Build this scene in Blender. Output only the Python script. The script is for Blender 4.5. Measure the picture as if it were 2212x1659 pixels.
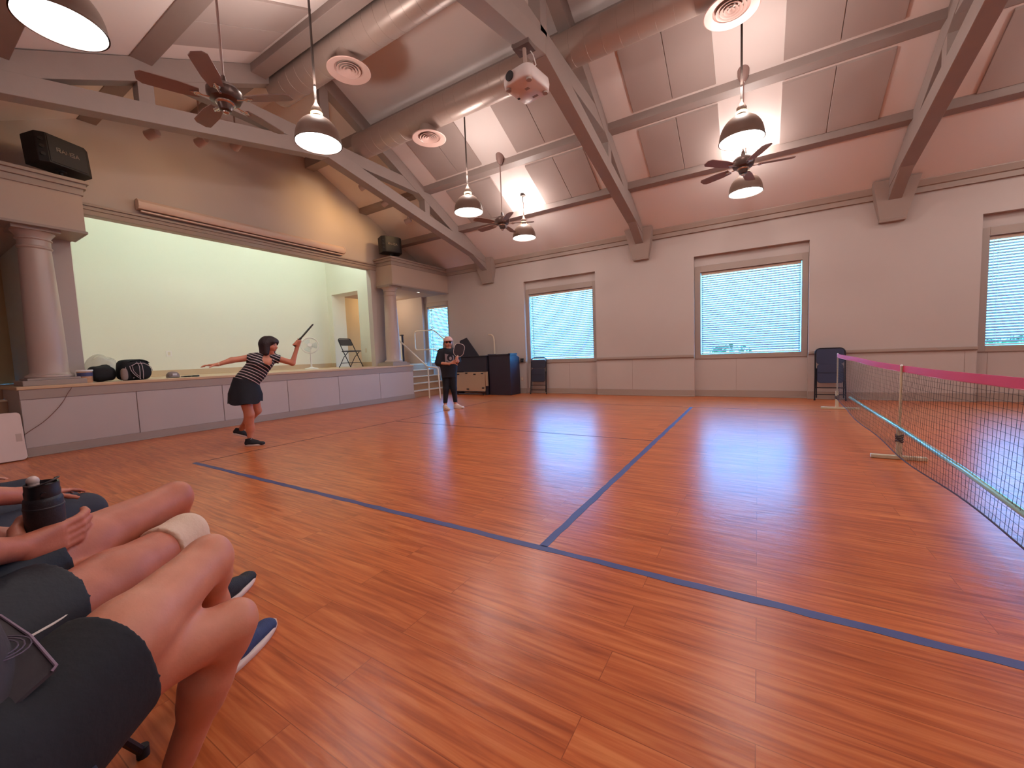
import bpy, bmesh, math, random
import numpy as np
from mathutils import Vector, Matrix
for o in list(bpy.data.objects): bpy.data.objects.remove(o, do_unlink=True)
SC = bpy.context.scene
COL = SC.collection
random.seed(7)
PI = math.pi

# ------------------------------------------------------------------ camera, world, exposure
cam_d = bpy.data.cameras.new('camera'); cam = bpy.data.objects.new('camera', cam_d); COL.objects.link(cam)
YAW, PITCH, ROLL = math.radians(31.578), math.radians(-4.169), math.radians(-2.222)
_f = Vector((-math.sin(YAW)*math.cos(PITCH), math.cos(YAW)*math.cos(PITCH), math.sin(PITCH)))
_r = Vector((math.cos(YAW), math.sin(YAW), 0)); _u = _r.cross(_f)
_r2 = _r*math.cos(ROLL)+_u*math.sin(ROLL); _u2 = -_r*math.sin(ROLL)+_u*math.cos(ROLL)
_m = Matrix((_r2, _u2, -_f)).transposed().to_4x4(); _m.translation = (0, 0, 1.104)
cam.matrix_world = _m
cam_d.sensor_fit = 'HORIZONTAL'; cam_d.sensor_width = 36.0; cam_d.lens = 36.0*865.98/2212
cam_d.clip_start = 0.02; cam_d.clip_end = 200
SC.camera = cam
SC.view_settings.view_transform = 'Standard'; SC.view_settings.look = 'None'
SC.view_settings.exposure = 0.95; SC.view_settings.gamma = 1.0; SC.view_settings.use_curve_mapping = False
cy = SC.cycles
cy.max_bounces = 7; cy.diffuse_bounces = 5; cy.glossy_bounces = 3; cy.transmission_bounces = 4; cy.transparent_max_bounces = 8
cy.caustics_reflective = False; cy.caustics_refractive = False; cy.sample_clamp_indirect = 6.0
cy.use_denoising = True

LAMP_E = 12.0        # pendant lens
LAMP_C = (1.0, 0.96, 0.95)
SKY_E = 13.0
W = bpy.data.worlds.new('world'); SC.world = W; W.use_nodes = True
_bg = W.node_tree.nodes['Background']; _bg.inputs[0].default_value = (0.05, 0.37, 0.92, 1); _bg.inputs[1].default_value = SKY_E

def light(name, kind, loc, energy, color, target=None, **kw):
    d = bpy.data.lights.new(name, kind); d.energy = energy; d.color = color
    for k, v in kw.items(): setattr(d, k, v)
    o = bpy.data.objects.new(name, d); COL.objects.link(o); o.location = loc
    if target is not None:
        o.rotation_euler = (Vector(target)-Vector(loc)).to_track_quat('-Z', 'Y').to_euler()
    return o
def portal(x0, x1, z0, z1, y):
    o = light('window_portal', 'AREA', ((x0+x1)/2, y, (z0+z1)/2), 1, (1, 1, 1), target=((x0+x1)/2, y-1, (z0+z1)/2), shape='RECTANGLE', size=x1-x0, size_y=z1-z0)
    o.data.cycles.is_portal = True
WINS = [(-5.451, -3.606), (-1.095, 0.745), (3.264, 5.11)]
SUN = light('sun', 'SUN', (0, -20, 30), 80.0, (0.40, 0.75, 1.0), target=(0, 0, 0.0), angle=0.01)
for a, b in WINS: portal(a, b, 0.93, 2.70, 10.06)
portal(-9.27, -8.41, 0.93, 2.75, 10.06)

# ------------------------------------------------------------------ helpers
def C(h):
    h = h.lstrip('#'); out = []
    for i in (0, 2, 4):
        v = int(h[i:i+2], 16)/255.0
        out.append(v/12.92 if v <= 0.04045 else ((v+0.055)/1.055)**2.4)
    return tuple(out)+(1.0,)
MATS = {}
def M(name, col, rough=0.6, metal=0.0, spec=0.5, noise=0.0, nscale=8.0, bump=0.0, bscale=40.0, emit=None, es=1.0, alpha=1.0, trans=0.0, coat=0.0, sss=0.0):
    if name in MATS: return MATS[name]
    m = bpy.data.materials.new(name); m.use_nodes = True; nt = m.node_tree; b = nt.nodes['Principled BSDF']
    c = C(col) if isinstance(col, str) else tuple(col)+((1.0,) if len(col) == 3 else ())
    b.inputs['Base Color'].default_value = c
    b.inputs['Roughness'].default_value = rough; b.inputs['Metallic'].default_value = metal
    b.inputs['Specular IOR Level'].default_value = spec
    b.inputs['Transmission Weight'].default_value = trans; b.inputs['Coat Weight'].default_value = coat
    if sss: b.inputs['Subsurface Weight'].default_value = sss; b.inputs['Subsurface Radius'].default_value = (0.01, 0.004, 0.002)
    if alpha < 1: b.inputs['Alpha'].default_value = alpha
    if emit:
        b.inputs['Emission Color'].default_value = C(emit) if isinstance(emit, str) else tuple(emit)+(1.0,)
        b.inputs['Emission Strength'].default_value = es
    tc = nt.nodes.new('ShaderNodeTexCoord')
    if noise:
        n = nt.nodes.new('ShaderNodeTexNoise'); n.inputs['Scale'].default_value = nscale; n.inputs['Detail'].default_value = 4
        nt.links.new(tc.outputs['Object'], n.inputs['Vector'])
        mx = nt.nodes.new('ShaderNodeMix'); mx.data_type = 'RGBA'
        mx.inputs[6].default_value = tuple(x*(1-noise) for x in c[:3])+(1,); mx.inputs[7].default_value = tuple(min(1, x*(1+noise)) for x in c[:3])+(1,)
        nt.links.new(n.outputs['Fac'], mx.inputs[0]); nt.links.new(mx.outputs[2], b.inputs['Base Color'])
    if bump:
        n2 = nt.nodes.new('ShaderNodeTexNoise'); n2.inputs['Scale'].default_value = bscale; n2.inputs['Detail'].default_value = 3
        nt.links.new(tc.outputs['Object'], n2.inputs['Vector'])
        bp = nt.nodes.new('ShaderNodeBump'); bp.inputs['Strength'].default_value = bump; bp.inputs['Distance'].default_value = 0.01
        nt.links.new(n2.outputs['Fac'], bp.inputs['Height']); nt.links.new(bp.outputs['Normal'], b.inputs['Normal'])
    MATS[name] = m
    return m

class MB:
    """collects shapes and links them as one mesh object"""
    def __init__(s): s.v = []; s.f = []
    def add(s, vs, fs):
        n = len(s.v); s.v += [tuple(x) for x in vs]; s.f += [tuple(i+n for i in f) for f in fs]; return s
    def box(s, a, b):
        x0, y0, z0 = a; x1, y1, z1 = b
        if x0 > x1: x0, x1 = x1, x0
        if y0 > y1: y0, y1 = y1, y0
        if z0 > z1: z0, z1 = z1, z0
        return s.add([(x0,y0,z0),(x1,y0,z0),(x1,y1,z0),(x0,y1,z0),(x0,y0,z1),(x1,y0,z1),(x1,y1,z1),(x0,y1,z1)],
                     [(0,3,2,1),(4,5,6,7),(0,1,5,4),(1,2,6,5),(2,3,7,6),(3,0,4,7)])
    def obox(s, c, size, rot=None):
        h = [x/2 for x in size]; R = rot if rot is not None else Matrix.Identity(3); c = Vector(c)
        vs = [c+R@Vector((sx*h[0], sy*h[1], sz*h[2])) for sz in (-1,1) for sx, sy in ((-1,-1),(1,-1),(1,1),(-1,1))]
        return s.add(vs, [(0,3,2,1),(4,5,6,7),(0,1,5,4),(1,2,6,5),(2,3,7,6),(3,0,4,7)])
    def frame_of(s, d):
        d = Vector(d).normalized(); a = Vector((0,0,1)) if abs(d.z) < 0.9 else Vector((1,0,0))
        x = a.cross(d).normalized(); return x, d.cross(x), d
    def cyl(s, p0, p1, r0, r1=None, n=16, cap=True):
        r1 = r0 if r1 is None else r1; p0 = Vector(p0); p1 = Vector(p1); x, y, d = s.frame_of(p1-p0)
        vs = []
        for p, r in ((p0, r0), (p1, r1)):
            for i in range(n):
                t = 2*PI*i/n; vs.append(p+x*(r*math.cos(t))+y*(r*math.sin(t)))
        fs = [(i, (i+1) % n, n+(i+1) % n, n+i) for i in range(n)]
        if cap: fs += [tuple(range(n-1, -1, -1)), tuple(range(n, 2*n))]
        return s.add(vs, fs)
    def lathe(s, prof, o=(0,0,0), axis=(0,0,1), n=32, close=True, sx=1.0, sy=1.0):
        o = Vector(o); x, y, d = s.frame_of(axis); vs = []; fs = []; m = len(prof)
        for r, z in prof:
            for i in range(n):
                t = 2*PI*i/n; vs.append(o+x*(r*sx*math.cos(t))+y*(r*sy*math.sin(t))+d*z)
        for k in range(m-1):
            for i in range(n):
                fs.append((k*n+i, k*n+(i+1) % n, (k+1)*n+(i+1) % n, (k+1)*n+i))
        if close:
            if prof[0][0] > 1e-6: fs.append(tuple(range(n-1, -1, -1)))
            if prof[-1][0] > 1e-6: fs.append(tuple((m-1)*n+i for i in range(n)))
        return s.add(vs, fs)
    def tube(s, pts, r, n=8, closed=False, cap=True, flat=1.0):
        P = [Vector(p) for p in pts]; m = len(P); vs = []; fs = []
        rs = r if isinstance(r, (list, tuple)) else [r]*m
        up = None
        for k in range(m):
            if closed: d = (P[(k+1) % m]-P[k-1]).normalized()
            else: d = (P[min(k+1, m-1)]-P[max(k-1, 0)]).normalized()
            if up is None:
                x, y, _ = s.frame_of(d)
            else:
                x = (up-d*up.dot(d))
                x = x.normalized() if x.length > 1e-6 else s.frame_of(d)[0]
                y = d.cross(x)
            up = x
            for i in range(n):
                t = 2*PI*i/n; vs.append(P[k]+x*(rs[k]*math.cos(t))+y*(rs[k]*flat*math.sin(t)))
        for k in range(m if closed else m-1):
            a = k*n; b = ((k+1) % m)*n
            for i in range(n): fs.append((a+i, a+(i+1) % n, b+(i+1) % n, b+i))
        if cap and not closed: fs += [tuple(range(n-1, -1, -1)), tuple((m-1)*n+i for i in range(n))]
        return s.add(vs, fs)
    def prism(s, poly, a, b, plane='XZ'):
        """poly in 2D, pushed from a to b along the third axis"""
        def P(u, v, w):
            return {'XZ': (u, w, v), 'YZ': (w, u, v), 'XY': (u, v, w)}[plane]
        n = len(poly); vs = [P(u, v, a) for u, v in poly]+[P(u, v, b) for u, v in poly]
        fs = [tuple(range(n)), tuple(range(2*n-1, n-1, -1))]+[(i, n+i, n+(i+1) % n, (i+1) % n) for i in range(n)]
        return s.add(vs, fs)
    def sphere(s, c, r, n=16, m=10, sc=(1,1,1)):
        prof = [(max(1e-7, math.sin(PI*k/m)), -math.cos(PI*k/m)) for k in range(m+1)]
        k0 = len(s.v); s.lathe(prof, (0,0,0), (0,0,1), n, close=False)
        for i in range(k0, len(s.v)):
            v = s.v[i]; s.v[i] = (c[0]+v[0]*r*sc[0], c[1]+v[1]*r*sc[1], c[2]+v[2]*r*sc[2])
        return s
    def loft(s, rings, cap=True):
        n = len(rings[0]); k0 = []; vs = []
        for R in rings: vs += R
        fs = [(k*n+i, k*n+(i+1) % n, (k+1)*n+(i+1) % n, (k+1)*n+i) for k in range(len(rings)-1) for i in range(n)]
        if cap: fs += [tuple(range(n-1, -1, -1)), tuple((len(rings)-1)*n+i for i in range(n))]
        return s.add(vs, fs)
    def xform(s, mat, k0=0):
        for i in range(k0, len(s.v)): s.v[i] = tuple(mat @ Vector(s.v[i]))
        return s
    def build(s, name, mat, parent=None, smooth=35, bevel=0.0, world=False, fix=True):
        me = bpy.data.meshes.new(name)
        off = Vector((0,0,0))
        if world and parent is not None:
            p = parent
            while p is not None: off = off+Vector(p.location); p = p.parent
        me.from_pydata([(x-off.x, y-off.y, z-off.z) for x, y, z in s.v], [], s.f); me.update()
        if fix:
            bm = bmesh.new(); bm.from_mesh(me); bmesh.ops.remove_doubles(bm, verts=bm.verts, dist=1e-6)
            bmesh.ops.recalc_face_normals(bm, faces=bm.faces); bm.to_mesh(me); bm.free()
        if smooth:
            for p in me.polygons: p.use_smooth = True
            me.set_sharp_from_angle(angle=math.radians(smooth))
        me.materials.append(mat)
        o = bpy.data.objects.new(name, me); COL.objects.link(o)
        if parent is not None: o.parent = parent
        if bevel:
            b = o.modifiers.new('bevel', 'BEVEL'); b.width = bevel; b.segments = 2; b.limit_method = 'ANGLE'; b.angle_limit = math.radians(40)
        return o

def thing(name, label, cat, loc=(0,0,0), rz=0.0, group=None, kind=None):
    o = bpy.data.objects.new(name, None); COL.objects.link(o); o.location = loc; o.rotation_euler = (0,0,rz)
    o.empty_display_size = 0.1
    return tag(o, label, cat, group, kind)
def tag(o, label=None, cat=None, group=None, kind=None):
    if label: o['label'] = label
    if cat: o['category'] = cat
    if group: o['group'] = group
    if kind: o['kind'] = kind
    return o
def struct(o, label, cat):
    return tag(o, label, cat, None, 'structure')
def kids(o): return [c for c in bpy.data.objects if c.parent == o]
def dup(root, loc=None, rz=None, label=None, group=None):
    c = root.copy(); COL.objects.link(c)
    if loc is not None: c.location = loc
    if rz is not None: c.rotation_euler = (0,0,rz)
    if label: c['label'] = label
    if group: c['group'] = group
    for k in kids(root):
        k2 = k.copy(); COL.objects.link(k2); k2.parent = c
        for g in kids(k):
            g2 = g.copy(); COL.objects.link(g2); g2.parent = k2
    return c
def rot(rx=0, ry=0, rz=0):
    return (Matrix.Rotation(rz, 3, 'Z') @ Matrix.Rotation(ry, 3, 'Y') @ Matrix.Rotation(rx, 3, 'X'))
def part_label(o, s): o['label'] = s; return o

# ------------------------------------------------------------------ materials
m_wall = M('wall_paint', '#b9aaa4', 0.85, noise=0.03, nscale=1.5)
m_wain = M('wainscot_paint', '#b9aaa4', 0.6, noise=0.03, nscale=2)
m_trim = M('trim_paint', '#a08d83', 0.55)
m_ceil = M('ceiling_paint', '#e3d6d1', 0.9, noise=0.02, nscale=1)
m_beam = M('beam_paint', '#978680', 0.6, noise=0.06, nscale=5, bump=0.1, bscale=30)
m_panel = M('acoustic_fabric', '#ab9a94', 0.95, noise=0.03, nscale=3)
m_duct = M('duct_paint', '#a89389', 0.38, metal=0.25)
m_stagewall = M('stage_wall_paint', '#e3e0d2', 0.85)
m_wood = M('stage_boards', '#c8a684', 0.35, noise=0.1, nscale=6)
m_white = M('white_enamel', '#e6e0dc', 0.4)
m_black = M('black_plastic', '#16151a', 0.5)
m_navy = M('navy_vinyl', '#23243a', 0.45)
m_metal = M('bare_metal', '#b9b4b0', 0.3, metal=0.9)
m_cream = M('cream_metal', '#cdb9a4', 0.4)

def floor_material():
    m = bpy.data.materials.new('vinyl_plank_floor'); m.use_nodes = True; nt = m.node_tree; N = nt.nodes; L = nt.links; b = N['Principled BSDF']
    tc = N.new('ShaderNodeTexCoord')
    br = N.new('ShaderNodeTexBrick'); br.offset = 0.37; br.offset_frequency = 2
    br.inputs['Scale'].default_value = 1.0; br.inputs['Brick Width'].default_value = 1.22; br.inputs['Row Height'].default_value = 0.152
    br.inputs['Mortar Size'].default_value = 0.0016; br.inputs['Mortar Smooth'].default_value = 0.3
    br.inputs['Color1'].default_value = (0.0, 0, 0, 1); br.inputs['Color2'].default_value = (1, 1, 1, 1); br.inputs['Mortar'].default_value = (0.5, 0.5, 0.5, 1)
    L.new(tc.outputs['Object'], br.inputs['Vector'])
    mp = N.new('ShaderNodeMapping'); mp.inputs['Scale'].default_value = (1.6, 26, 1)
    L.new(tc.outputs['Object'], mp.inputs['Vector'])
    # each plank shifts the grain
    ad = N.new('ShaderNodeVectorMath'); ad.operation = 'ADD'; L.new(mp.outputs[0], ad.inputs[0])
    ml = N.new('ShaderNodeVectorMath'); ml.operation = 'SCALE'; ml.inputs['Scale'].default_value = 13.0
    L.new(br.outputs['Color'], ml.inputs[0]); L.new(ml.outputs[0], ad.inputs[1])
    n1 = N.new('ShaderNodeTexNoise'); n1.inputs['Scale'].default_value = 1.5; n1.inputs['Detail'].default_value = 7; n1.inputs['Distortion'].default_value = 0.6
    L.new(ad.outputs[0], n1.inputs['Vector'])
    cr = N.new('ShaderNodeValToRGB'); e = cr.color_ramp.elements
    e[0].position = 0.28; e[0].color = C('#a04f2b'); e[1].position = 0.72; e[1].color = C('#d9834e')
    x = e.new(0.5); x.color = C('#c5683a')
    L.new(n1.outputs['Fac'], cr.inputs[0])
    mx = N.new('ShaderNodeMix'); mx.data_type = 'RGBA'; mx.blend_type = 'MULTIPLY'; mx.inputs[0].default_value = 1.0
    rp = N.new('ShaderNodeValToRGB'); rp.color_ramp.elements[0].color = (0.88, 0.86, 0.85, 1); rp.color_ramp.elements[1].color = (1.0, 1.0, 1.0, 1)
    L.new(br.outputs['Color'], rp.inputs[0]); L.new(cr.outputs[0], mx.inputs[6]); L.new(rp.outputs[0], mx.inputs[7])
    mo = N.new('ShaderNodeMix'); mo.data_type = 'RGBA'; mo.inputs[7].default_value = C('#6a3018')
    mf = N.new('ShaderNodeMath'); mf.operation = 'MULTIPLY'; mf.inputs[1].default_value = 0.55
    L.new(br.outputs['Fac'], mf.inputs[0]); L.new(mf.outputs[0], mo.inputs[0]); L.new(mx.outputs[2], mo.inputs[6]); L.new(mo.outputs[2], b.inputs['Base Color'])
    b.inputs['Roughness'].default_value = 0.28; b.inputs['Specular IOR Level'].default_value = 0.25
    wv = N.new('ShaderNodeTexNoise'); wv.inputs['Scale'].default_value = 9.0; wv.inputs['Detail'].default_value = 3
    mp2 = N.new('ShaderNodeMapping'); mp2.inputs['Scale'].default_value = (0.8, 1.6, 1); L.new(tc.outputs['Object'], mp2.inputs['Vector']); L.new(mp2.outputs[0], wv.inputs['Vector'])
    bp = N.new('ShaderNodeBump'); bp.inputs['Strength'].default_value = 0.10; bp.inputs['Distance'].default_value = 0.02
    L.new(wv.outputs['Fac'], bp.inputs['Height'])
    bp2 = N.new('ShaderNodeBump'); bp2.inputs['Strength'].default_value = 0.06; bp2.inputs['Distance'].default_value = 0.004
    L.new(n1.outputs['Fac'], bp2.inputs['Height']); L.new(bp.outputs[0], bp2.inputs['Normal']); L.new(bp2.outputs[0], b.inputs['Normal'])
    return m
m_floor = floor_material()
# ------------------------------------------------------------------ room shell
YF, YB = -0.35, 9.84          # wall behind the viewer, window wall
XL, XR = -8.90, 8.90          # stage wall, far right wall
YC = (YF+YB)/2
EAVE, SL = 3.75, 0.5
def roofz(y): return EAVE+SL*(YB-y if y > YC else y-YF)
RIDGE = roofz(YC)
SZ = 0.935                    # stage floor height
XS = -8.20                    # stage front
XB = -11.10                   # stage back wall
O0, O1, OZ = 1.85, 7.42, 3.53 # stage opening

struct(MB().box((-8.5, YF-0.1, -0.06), (XR+0.1, YB+0.3, 0.0)).build('floor', m_floor, smooth=0), 'glossy orange-brown vinyl plank floor', 'floor')
cb = MB()
cb.prism([(YF-0.3, roofz(YF)-0.15), (YC, RIDGE), (YB+0.3, roofz(YB)-0.15), (YB+0.3, roofz(YB)), (YC, RIDGE+0.15), (YF-0.3, roofz(YF))], XL-0.15, XR+0.15, 'YZ')
struct(cb.build('ceiling', m_ceil, smooth=0), 'pinkish sloped gable ceiling above the hall', 'ceiling')
struct(MB().box((XR, YF-0.1, 0), (XR+0.15, YB+0.2, RIDGE+0.2)).build('wall_right', m_wall, smooth=0), 'plain wall at the far right end', 'wall')
struct(MB().box((-11.3, YF-0.15, 0), (XR, YF, 4.0)).build('wall_front', m_wall, smooth=0), 'plain wall behind the seated people', 'wall')

# window wall with full-height shallow niches
R_ = [(-5.549, -3.49), (-1.215, 0.851), (3.144, 5.23)]
RT = 3.105; YG = 9.955; WB, WT = 0.946, 2.695
wb = MB()
WW = [(-9.27, -8.41)]+WINS
NN = [(-9.40, -8.28)]+R_
NB = [SZ, 0, 0, 0]
xs = -11.3
for i, ((n0, n1), (w0, w1)) in enumerate(zip(NN, WW)):
    wb.box((xs, YB, 0), (n0, YB+0.22, 3.9))
    zb = 0.0
    wb.box((n0, YB, RT), (n1, YB+0.22, 3.9))
    wb.box((n0, YG, zb), (w0, YB+0.22, RT)); wb.box((w1, YG, zb), (n1, YB+0.22, RT))
    wb.box((w0, YG, zb), (w1, YB+0.22, WB)); wb.box((w0, YG, WT+0.06), (w1, YB+0.22, RT))
    xs = n1
wb.box((xs, YB, 0), (XR+0.1, YB+0.22, 3.9))
struct(wb.build('wall_back', m_wall, smooth=0), 'long pinkish beige wall with shallow window niches', 'wall')
cs = MB()      # chair rail between the niches
edges = [-8.2]+[v for n in R_ for v in n]+[XR]
for a, b in zip(edges[0::2], edges[1::2]):
    cs.box((a, YB-0.035, 0.893), (b, YB, 0.948)); cs.box((a, YB-0.02, 0.878), (b, YB, 0.893))
struct(cs.build('trim_1', m_trim, smooth=0, bevel=0.006), 'narrow chair rail running between the windows', 'trim')
bb = MB()
for i in range(0, len(edges)-1):
    a, b = edges[i], edges[i+1]
    y = YB if i % 2 == 0 else YG
    bb.box((a, y-0.022, 0), (b, y, 0.15)); bb.box((a, y-0.035, 0), (b, y, 0.025))
struct(bb.build('baseboard_back', m_trim, smooth=0, bevel=0.005), 'taupe baseboard under the windows', 'baseboard')
ws = MB()
for a in (-5.0, -4.3, -2.6, -0.4, 0.95, 3.0, 3.3):
    ws.box((a, (YG if any(n0 < a < n1 for n0, n1 in R_) else YB)-0.004, 0.15), (a+0.006, (YG if any(n0 < a < n1 for n0, n1 in R_) else YB), 0.87))
struct(ws.build('trim_2', m_trim, smooth=0), 'thin seams in the wainscot below the windows', 'trim')
cn = MB()
cn.prism([(YB, 3.617), (YB-0.05, 3.617), (YB-0.06, 3.70), (YB-0.09, 3.71), (YB-0.13, 3.80), (YB-0.13, 3.86), (YB, 3.86)], XL, XR, 'YZ')
struct(cn.build('trim_3', m_trim, smooth=0), 'cornice along the top of the window wall', 'trim')
cn = MB()
cn.prism([(YF, 3.617), (YF+0.05, 3.617), (YF+0.13, 3.80), (YF+0.13, 3.86), (YF, 3.86)], XL, XR, 'YZ')
struct(cn.build('trim_4', m_trim, smooth=0), 'cornice above the seated people', 'trim')

# stage wall (gable) with the stage opening and the two side recesses
gw = MB()
WT_ = 0.16
gx0, gx1 = XL-WT_, XL
WINGZ = 3.10; WY = 8.05; WYL = 2*YC-WY
gw.box((gx0, O0-0.22, 0), (gx1, O0, OZ)); gw.box((gx0, O1, 0), (gx1, WY, OZ))
gw.box((gx0, WYL, 0), (gx1, O0-0.2, OZ))
gw.box((gx0, WY, WINGZ+0.03), (gx1, YB+0.1, OZ)); gw.box((gx0, YF-0.1, WINGZ+0.03), (gx1, WYL, OZ))
gw.prism([(YF-0.1, OZ), (YB+0.1, OZ), (YB+0.1, roofz(YB)+0.02), (YC, RIDGE+0.08), (YF-0.1, roofz(YF)+0.02)], gx0, gx1, 'YZ')
struct(gw.build('wall_left', m_wall, smooth=0), 'tan gable wall around the stage opening', 'wall')
# stage interior
m_sw = m_stagewall
si = MB()
si.box((XB-0.1, 1.6, SZ), (XB, 8.0, 4.6))
struct(si.build('wall_stage_back', m_sw, smooth=0), 'bright pale green-cream back wall of the stage', 'wall')
AX0, AX1, AZ = -10.89, -9.70, 3.09
sw = MB(); y0, y1 = 7.60, WY
sw.box((XB, y0, SZ), (AX0, y1, 4.6)); sw.box((AX1, y0, SZ), (gx0, y1, 4.6)); sw.box((AX0, y0, AZ), (AX1, y1, 4.6))
struct(sw.build('wall_stage_right', m_sw, smooth=0), 'stage side wall with an open doorway', 'wall')
y0, y1 = WYL, 2*YC-7.6
sw = MB(); sw.box((XB, y0, SZ), (gx0, y1, 4.6))
struct(sw.build('wall_stage_left', m_sw, smooth=0), 'stage side wall hidden behind the left column', 'wall')
struct(MB().box((XB-0.1, 1.4, 4.6), (gx0+0.02, 8.1, 4.7)).build('ceiling_stage', m_sw, smooth=0), 'flat ceiling above the stage', 'ceiling')
struct(MB().box((XB, 1.89, SZ), (XB+0.018, 7.6, SZ+0.125)).box((XB, 1.89, SZ), (XB+0.03, 7.6, SZ+0.02)).box((AX1, 7.582, SZ), (gx0, 7.6, SZ+0.125)).box((XB, 7.582, SZ), (AX0, 7.6, SZ+0.125)).build('baseboard_stage', M('stage_base', '#c3a98a', 0.5), smooth=0, bevel=0.004), 'tan baseboard around the stage', 'baseboard')
# side recesses behind the columns
m_soff = M('recess_paint', '#c9bba8', 0.85)
wr = MB()
wr.box((XB-0.1, WY-0.02, SZ), (XB, YB+0.1, WINGZ+0.1))
struct(wr.build('wall_recess_right', M('recess_wall', '#c9b088', 0.85), smooth=0), 'tan wall at the end of the stair recess', 'wall')
struct(MB().box((XB-0.1, YF-0.1, SZ), (XB, WYL+0.02, WINGZ+0.1)).build('wall_recess_left', M('recess_wall', '#c9b088'), smooth=0), 'tan wall of the recess behind the left column', 'wall')
# entablature boxes above the columns
BX = -8.27
m_box = M('box_paint', '#bca698', 0.85)
for side, a, b in (('right', 7.60, YB), ('left', YF, 2*YC-7.60)):
    bx = MB(); bx.box((gx0-0.02, a, WINGZ), (BX, b, 3.79)); bx.box((XB, max(a, WY) if side == 'right' else a, WINGZ), (gx0-0.02, b if side == 'right' else min(b, WYL), 3.3))
    yy0, yy1 = (a, b)
    o = bx.build('soffit_box', m_box, smooth=0)
    struct(o, 'boxed soffit over the %s column' % side, 'soffit')
    # crown moulding and lower astragal
    s = 1 if side == 'right' else -1
    e = a if side == 'right' else b
    cr = MB()
    for zz0, zz1, p in ((3.61, 3.70, 0.02), (3.70, 3.765, 0.045), (3.765, 3.81, 0.075)):
        cr.box((BX, e-s*p, zz0), (BX+p, (b if s > 0 else a), zz1))
        cr.box((XL, e, zz0), (BX, e-s*p, zz1))
    struct(cr.build('trim_5' if side == 'right' else 'trim_6', m_trim, smooth=0, bevel=0.006), 'crown moulding round the %s soffit box' % side, 'trim')
    cr = MB(); p = 0.02
    far = b if s > 0 else a
    cr.box((BX, e-s*p, 3.075), (BX+p, far, 3.108)); cr.box((XL, e-s*p, 3.075), (BX, e, 3.108))
    cr.box((BX-0.42, e, 3.078), (BX, far, 3.0995)); cr.box((XL+0.001, e, 3.078), (BX-0.42, e+s*0.42, 3.0995))
    struct(cr.build('trim_7' if side == 'right' else 'trim_8', m_trim, smooth=0), 'lower edge of the %s soffit box' % side, 'trim')
# fascia moulding over the stage opening
fa = MB()
fa.box((XL, O0+0.0, 3.525), (XL+0.03, O1+0.18, 3.60)); fa.box((XL, O0, 3.60), (XL+0.045, O1+0.18, 3.655)); fa.box((XL, O0, 3.655), (XL+0.07, O1+0.18, 3.69))
struct(fa.build('trim_9', m_trim, smooth=0, bevel=0.006), 'moulded trim above the stage opening', 'trim')

# stage platform
ST0, ST1 = 1.08, 8.10
stg = thing('stage_platform', 'raised wooden stage with pale panelled front', 'stage', (XS, YC, 0), kind='structure')
MB().box((XB, ST0, 0), (XS-0.02, ST1, SZ-0.045)).build('platform_body', m_wain, stg, 0, world=True)
MB().box((XB, YF, SZ-0.045), (-9.30, YB, SZ)).box((-9.30, ST0-0.02, SZ-0.045), (XS+0.025, ST1+0.02, SZ)).build('stage_floor', m_wood, stg, 0, 0.008, world=True)
fp = MB(); yy = [ST0, 2.23, 3.40, 4.573, 5.75, 6.93, ST1]
for a, b in zip(yy, yy[1:]): fp.box((XS-0.02, a+0.004, 0.12), (XS, b-0.004, 0.765))
fp.build('front_panels', m_wain, stg, 0, 0.004, world=True)
MB().box((XS-0.02, ST0, 0.765), (XS+0.012, ST1, SZ-0.045)).build('fascia', m_trim, stg, 0, world=True)
MB().box((XS-0.02, ST0, 0), (XS+0.015, ST1, 0.12)).box((XS-0.02, ST0, 0), (XS+0.028, ST1, 0.02)).build('base_trim', m_trim, stg, 0, 0.004, world=True)

# stairs at both ends of the stage
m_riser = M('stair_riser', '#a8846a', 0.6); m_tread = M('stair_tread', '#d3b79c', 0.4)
for side, a, b in (('right', ST1, YB), ('left', YF, ST0)):
    t = thing('stairs', 'five-step stair beside the %s end of the stage' % side, 'stairs', (XS, (a+b)/2, 0), kind='structure')
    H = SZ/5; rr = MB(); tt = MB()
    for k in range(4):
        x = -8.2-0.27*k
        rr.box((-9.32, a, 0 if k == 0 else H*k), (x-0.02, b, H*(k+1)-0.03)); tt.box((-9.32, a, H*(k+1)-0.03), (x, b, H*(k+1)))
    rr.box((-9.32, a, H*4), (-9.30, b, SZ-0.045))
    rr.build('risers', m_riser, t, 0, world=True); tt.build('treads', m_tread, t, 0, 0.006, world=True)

# columns
def column(name, x, y, label):
    t = thing(name, label, 'column', (x, y, SZ), kind='structure')
    MB().box((-0.30, -0.30, 0), (0.30, 0.30, 0.07)).box((-0.25, -0.25, 0.07), (0.25, 0.25, 0.10)).build('plinth', m_trim, t, 0, 0.006)
    pr = [(0.235, 0.10), (0.24, 0.115), (0.235, 0.135), (0.205, 0.145), (0.195, 0.16)]
    for k in range(9):
        f = k/8; pr.append((0.19-0.035*f**1.6, 0.17+1.70*f))
    pr += [(0.17, 1.885), (0.172, 1.90), (0.158, 1.915), (0.158, 1.99), (0.176, 2.0), (0.176, 2.012), (0.162, 2.02), (0.165, 2.04), (0.195, 2.085), (0.21, 2.10)]
    MB().lathe(pr, n=40).build('shaft', M('column_paint', '#b39c92', 0.35), t, 30)
    MB().box((-0.225, -0.225, 2.10), (0.225, 0.225, 2.15)).build('abacus', m_trim, t, 0, 0.005)
column('column_right', -8.56, 7.75, 'round column at the right of the stage beside the stairs')
column('column_left', -8.56, 1.43, 'round column at the left end of the stage')

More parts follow.
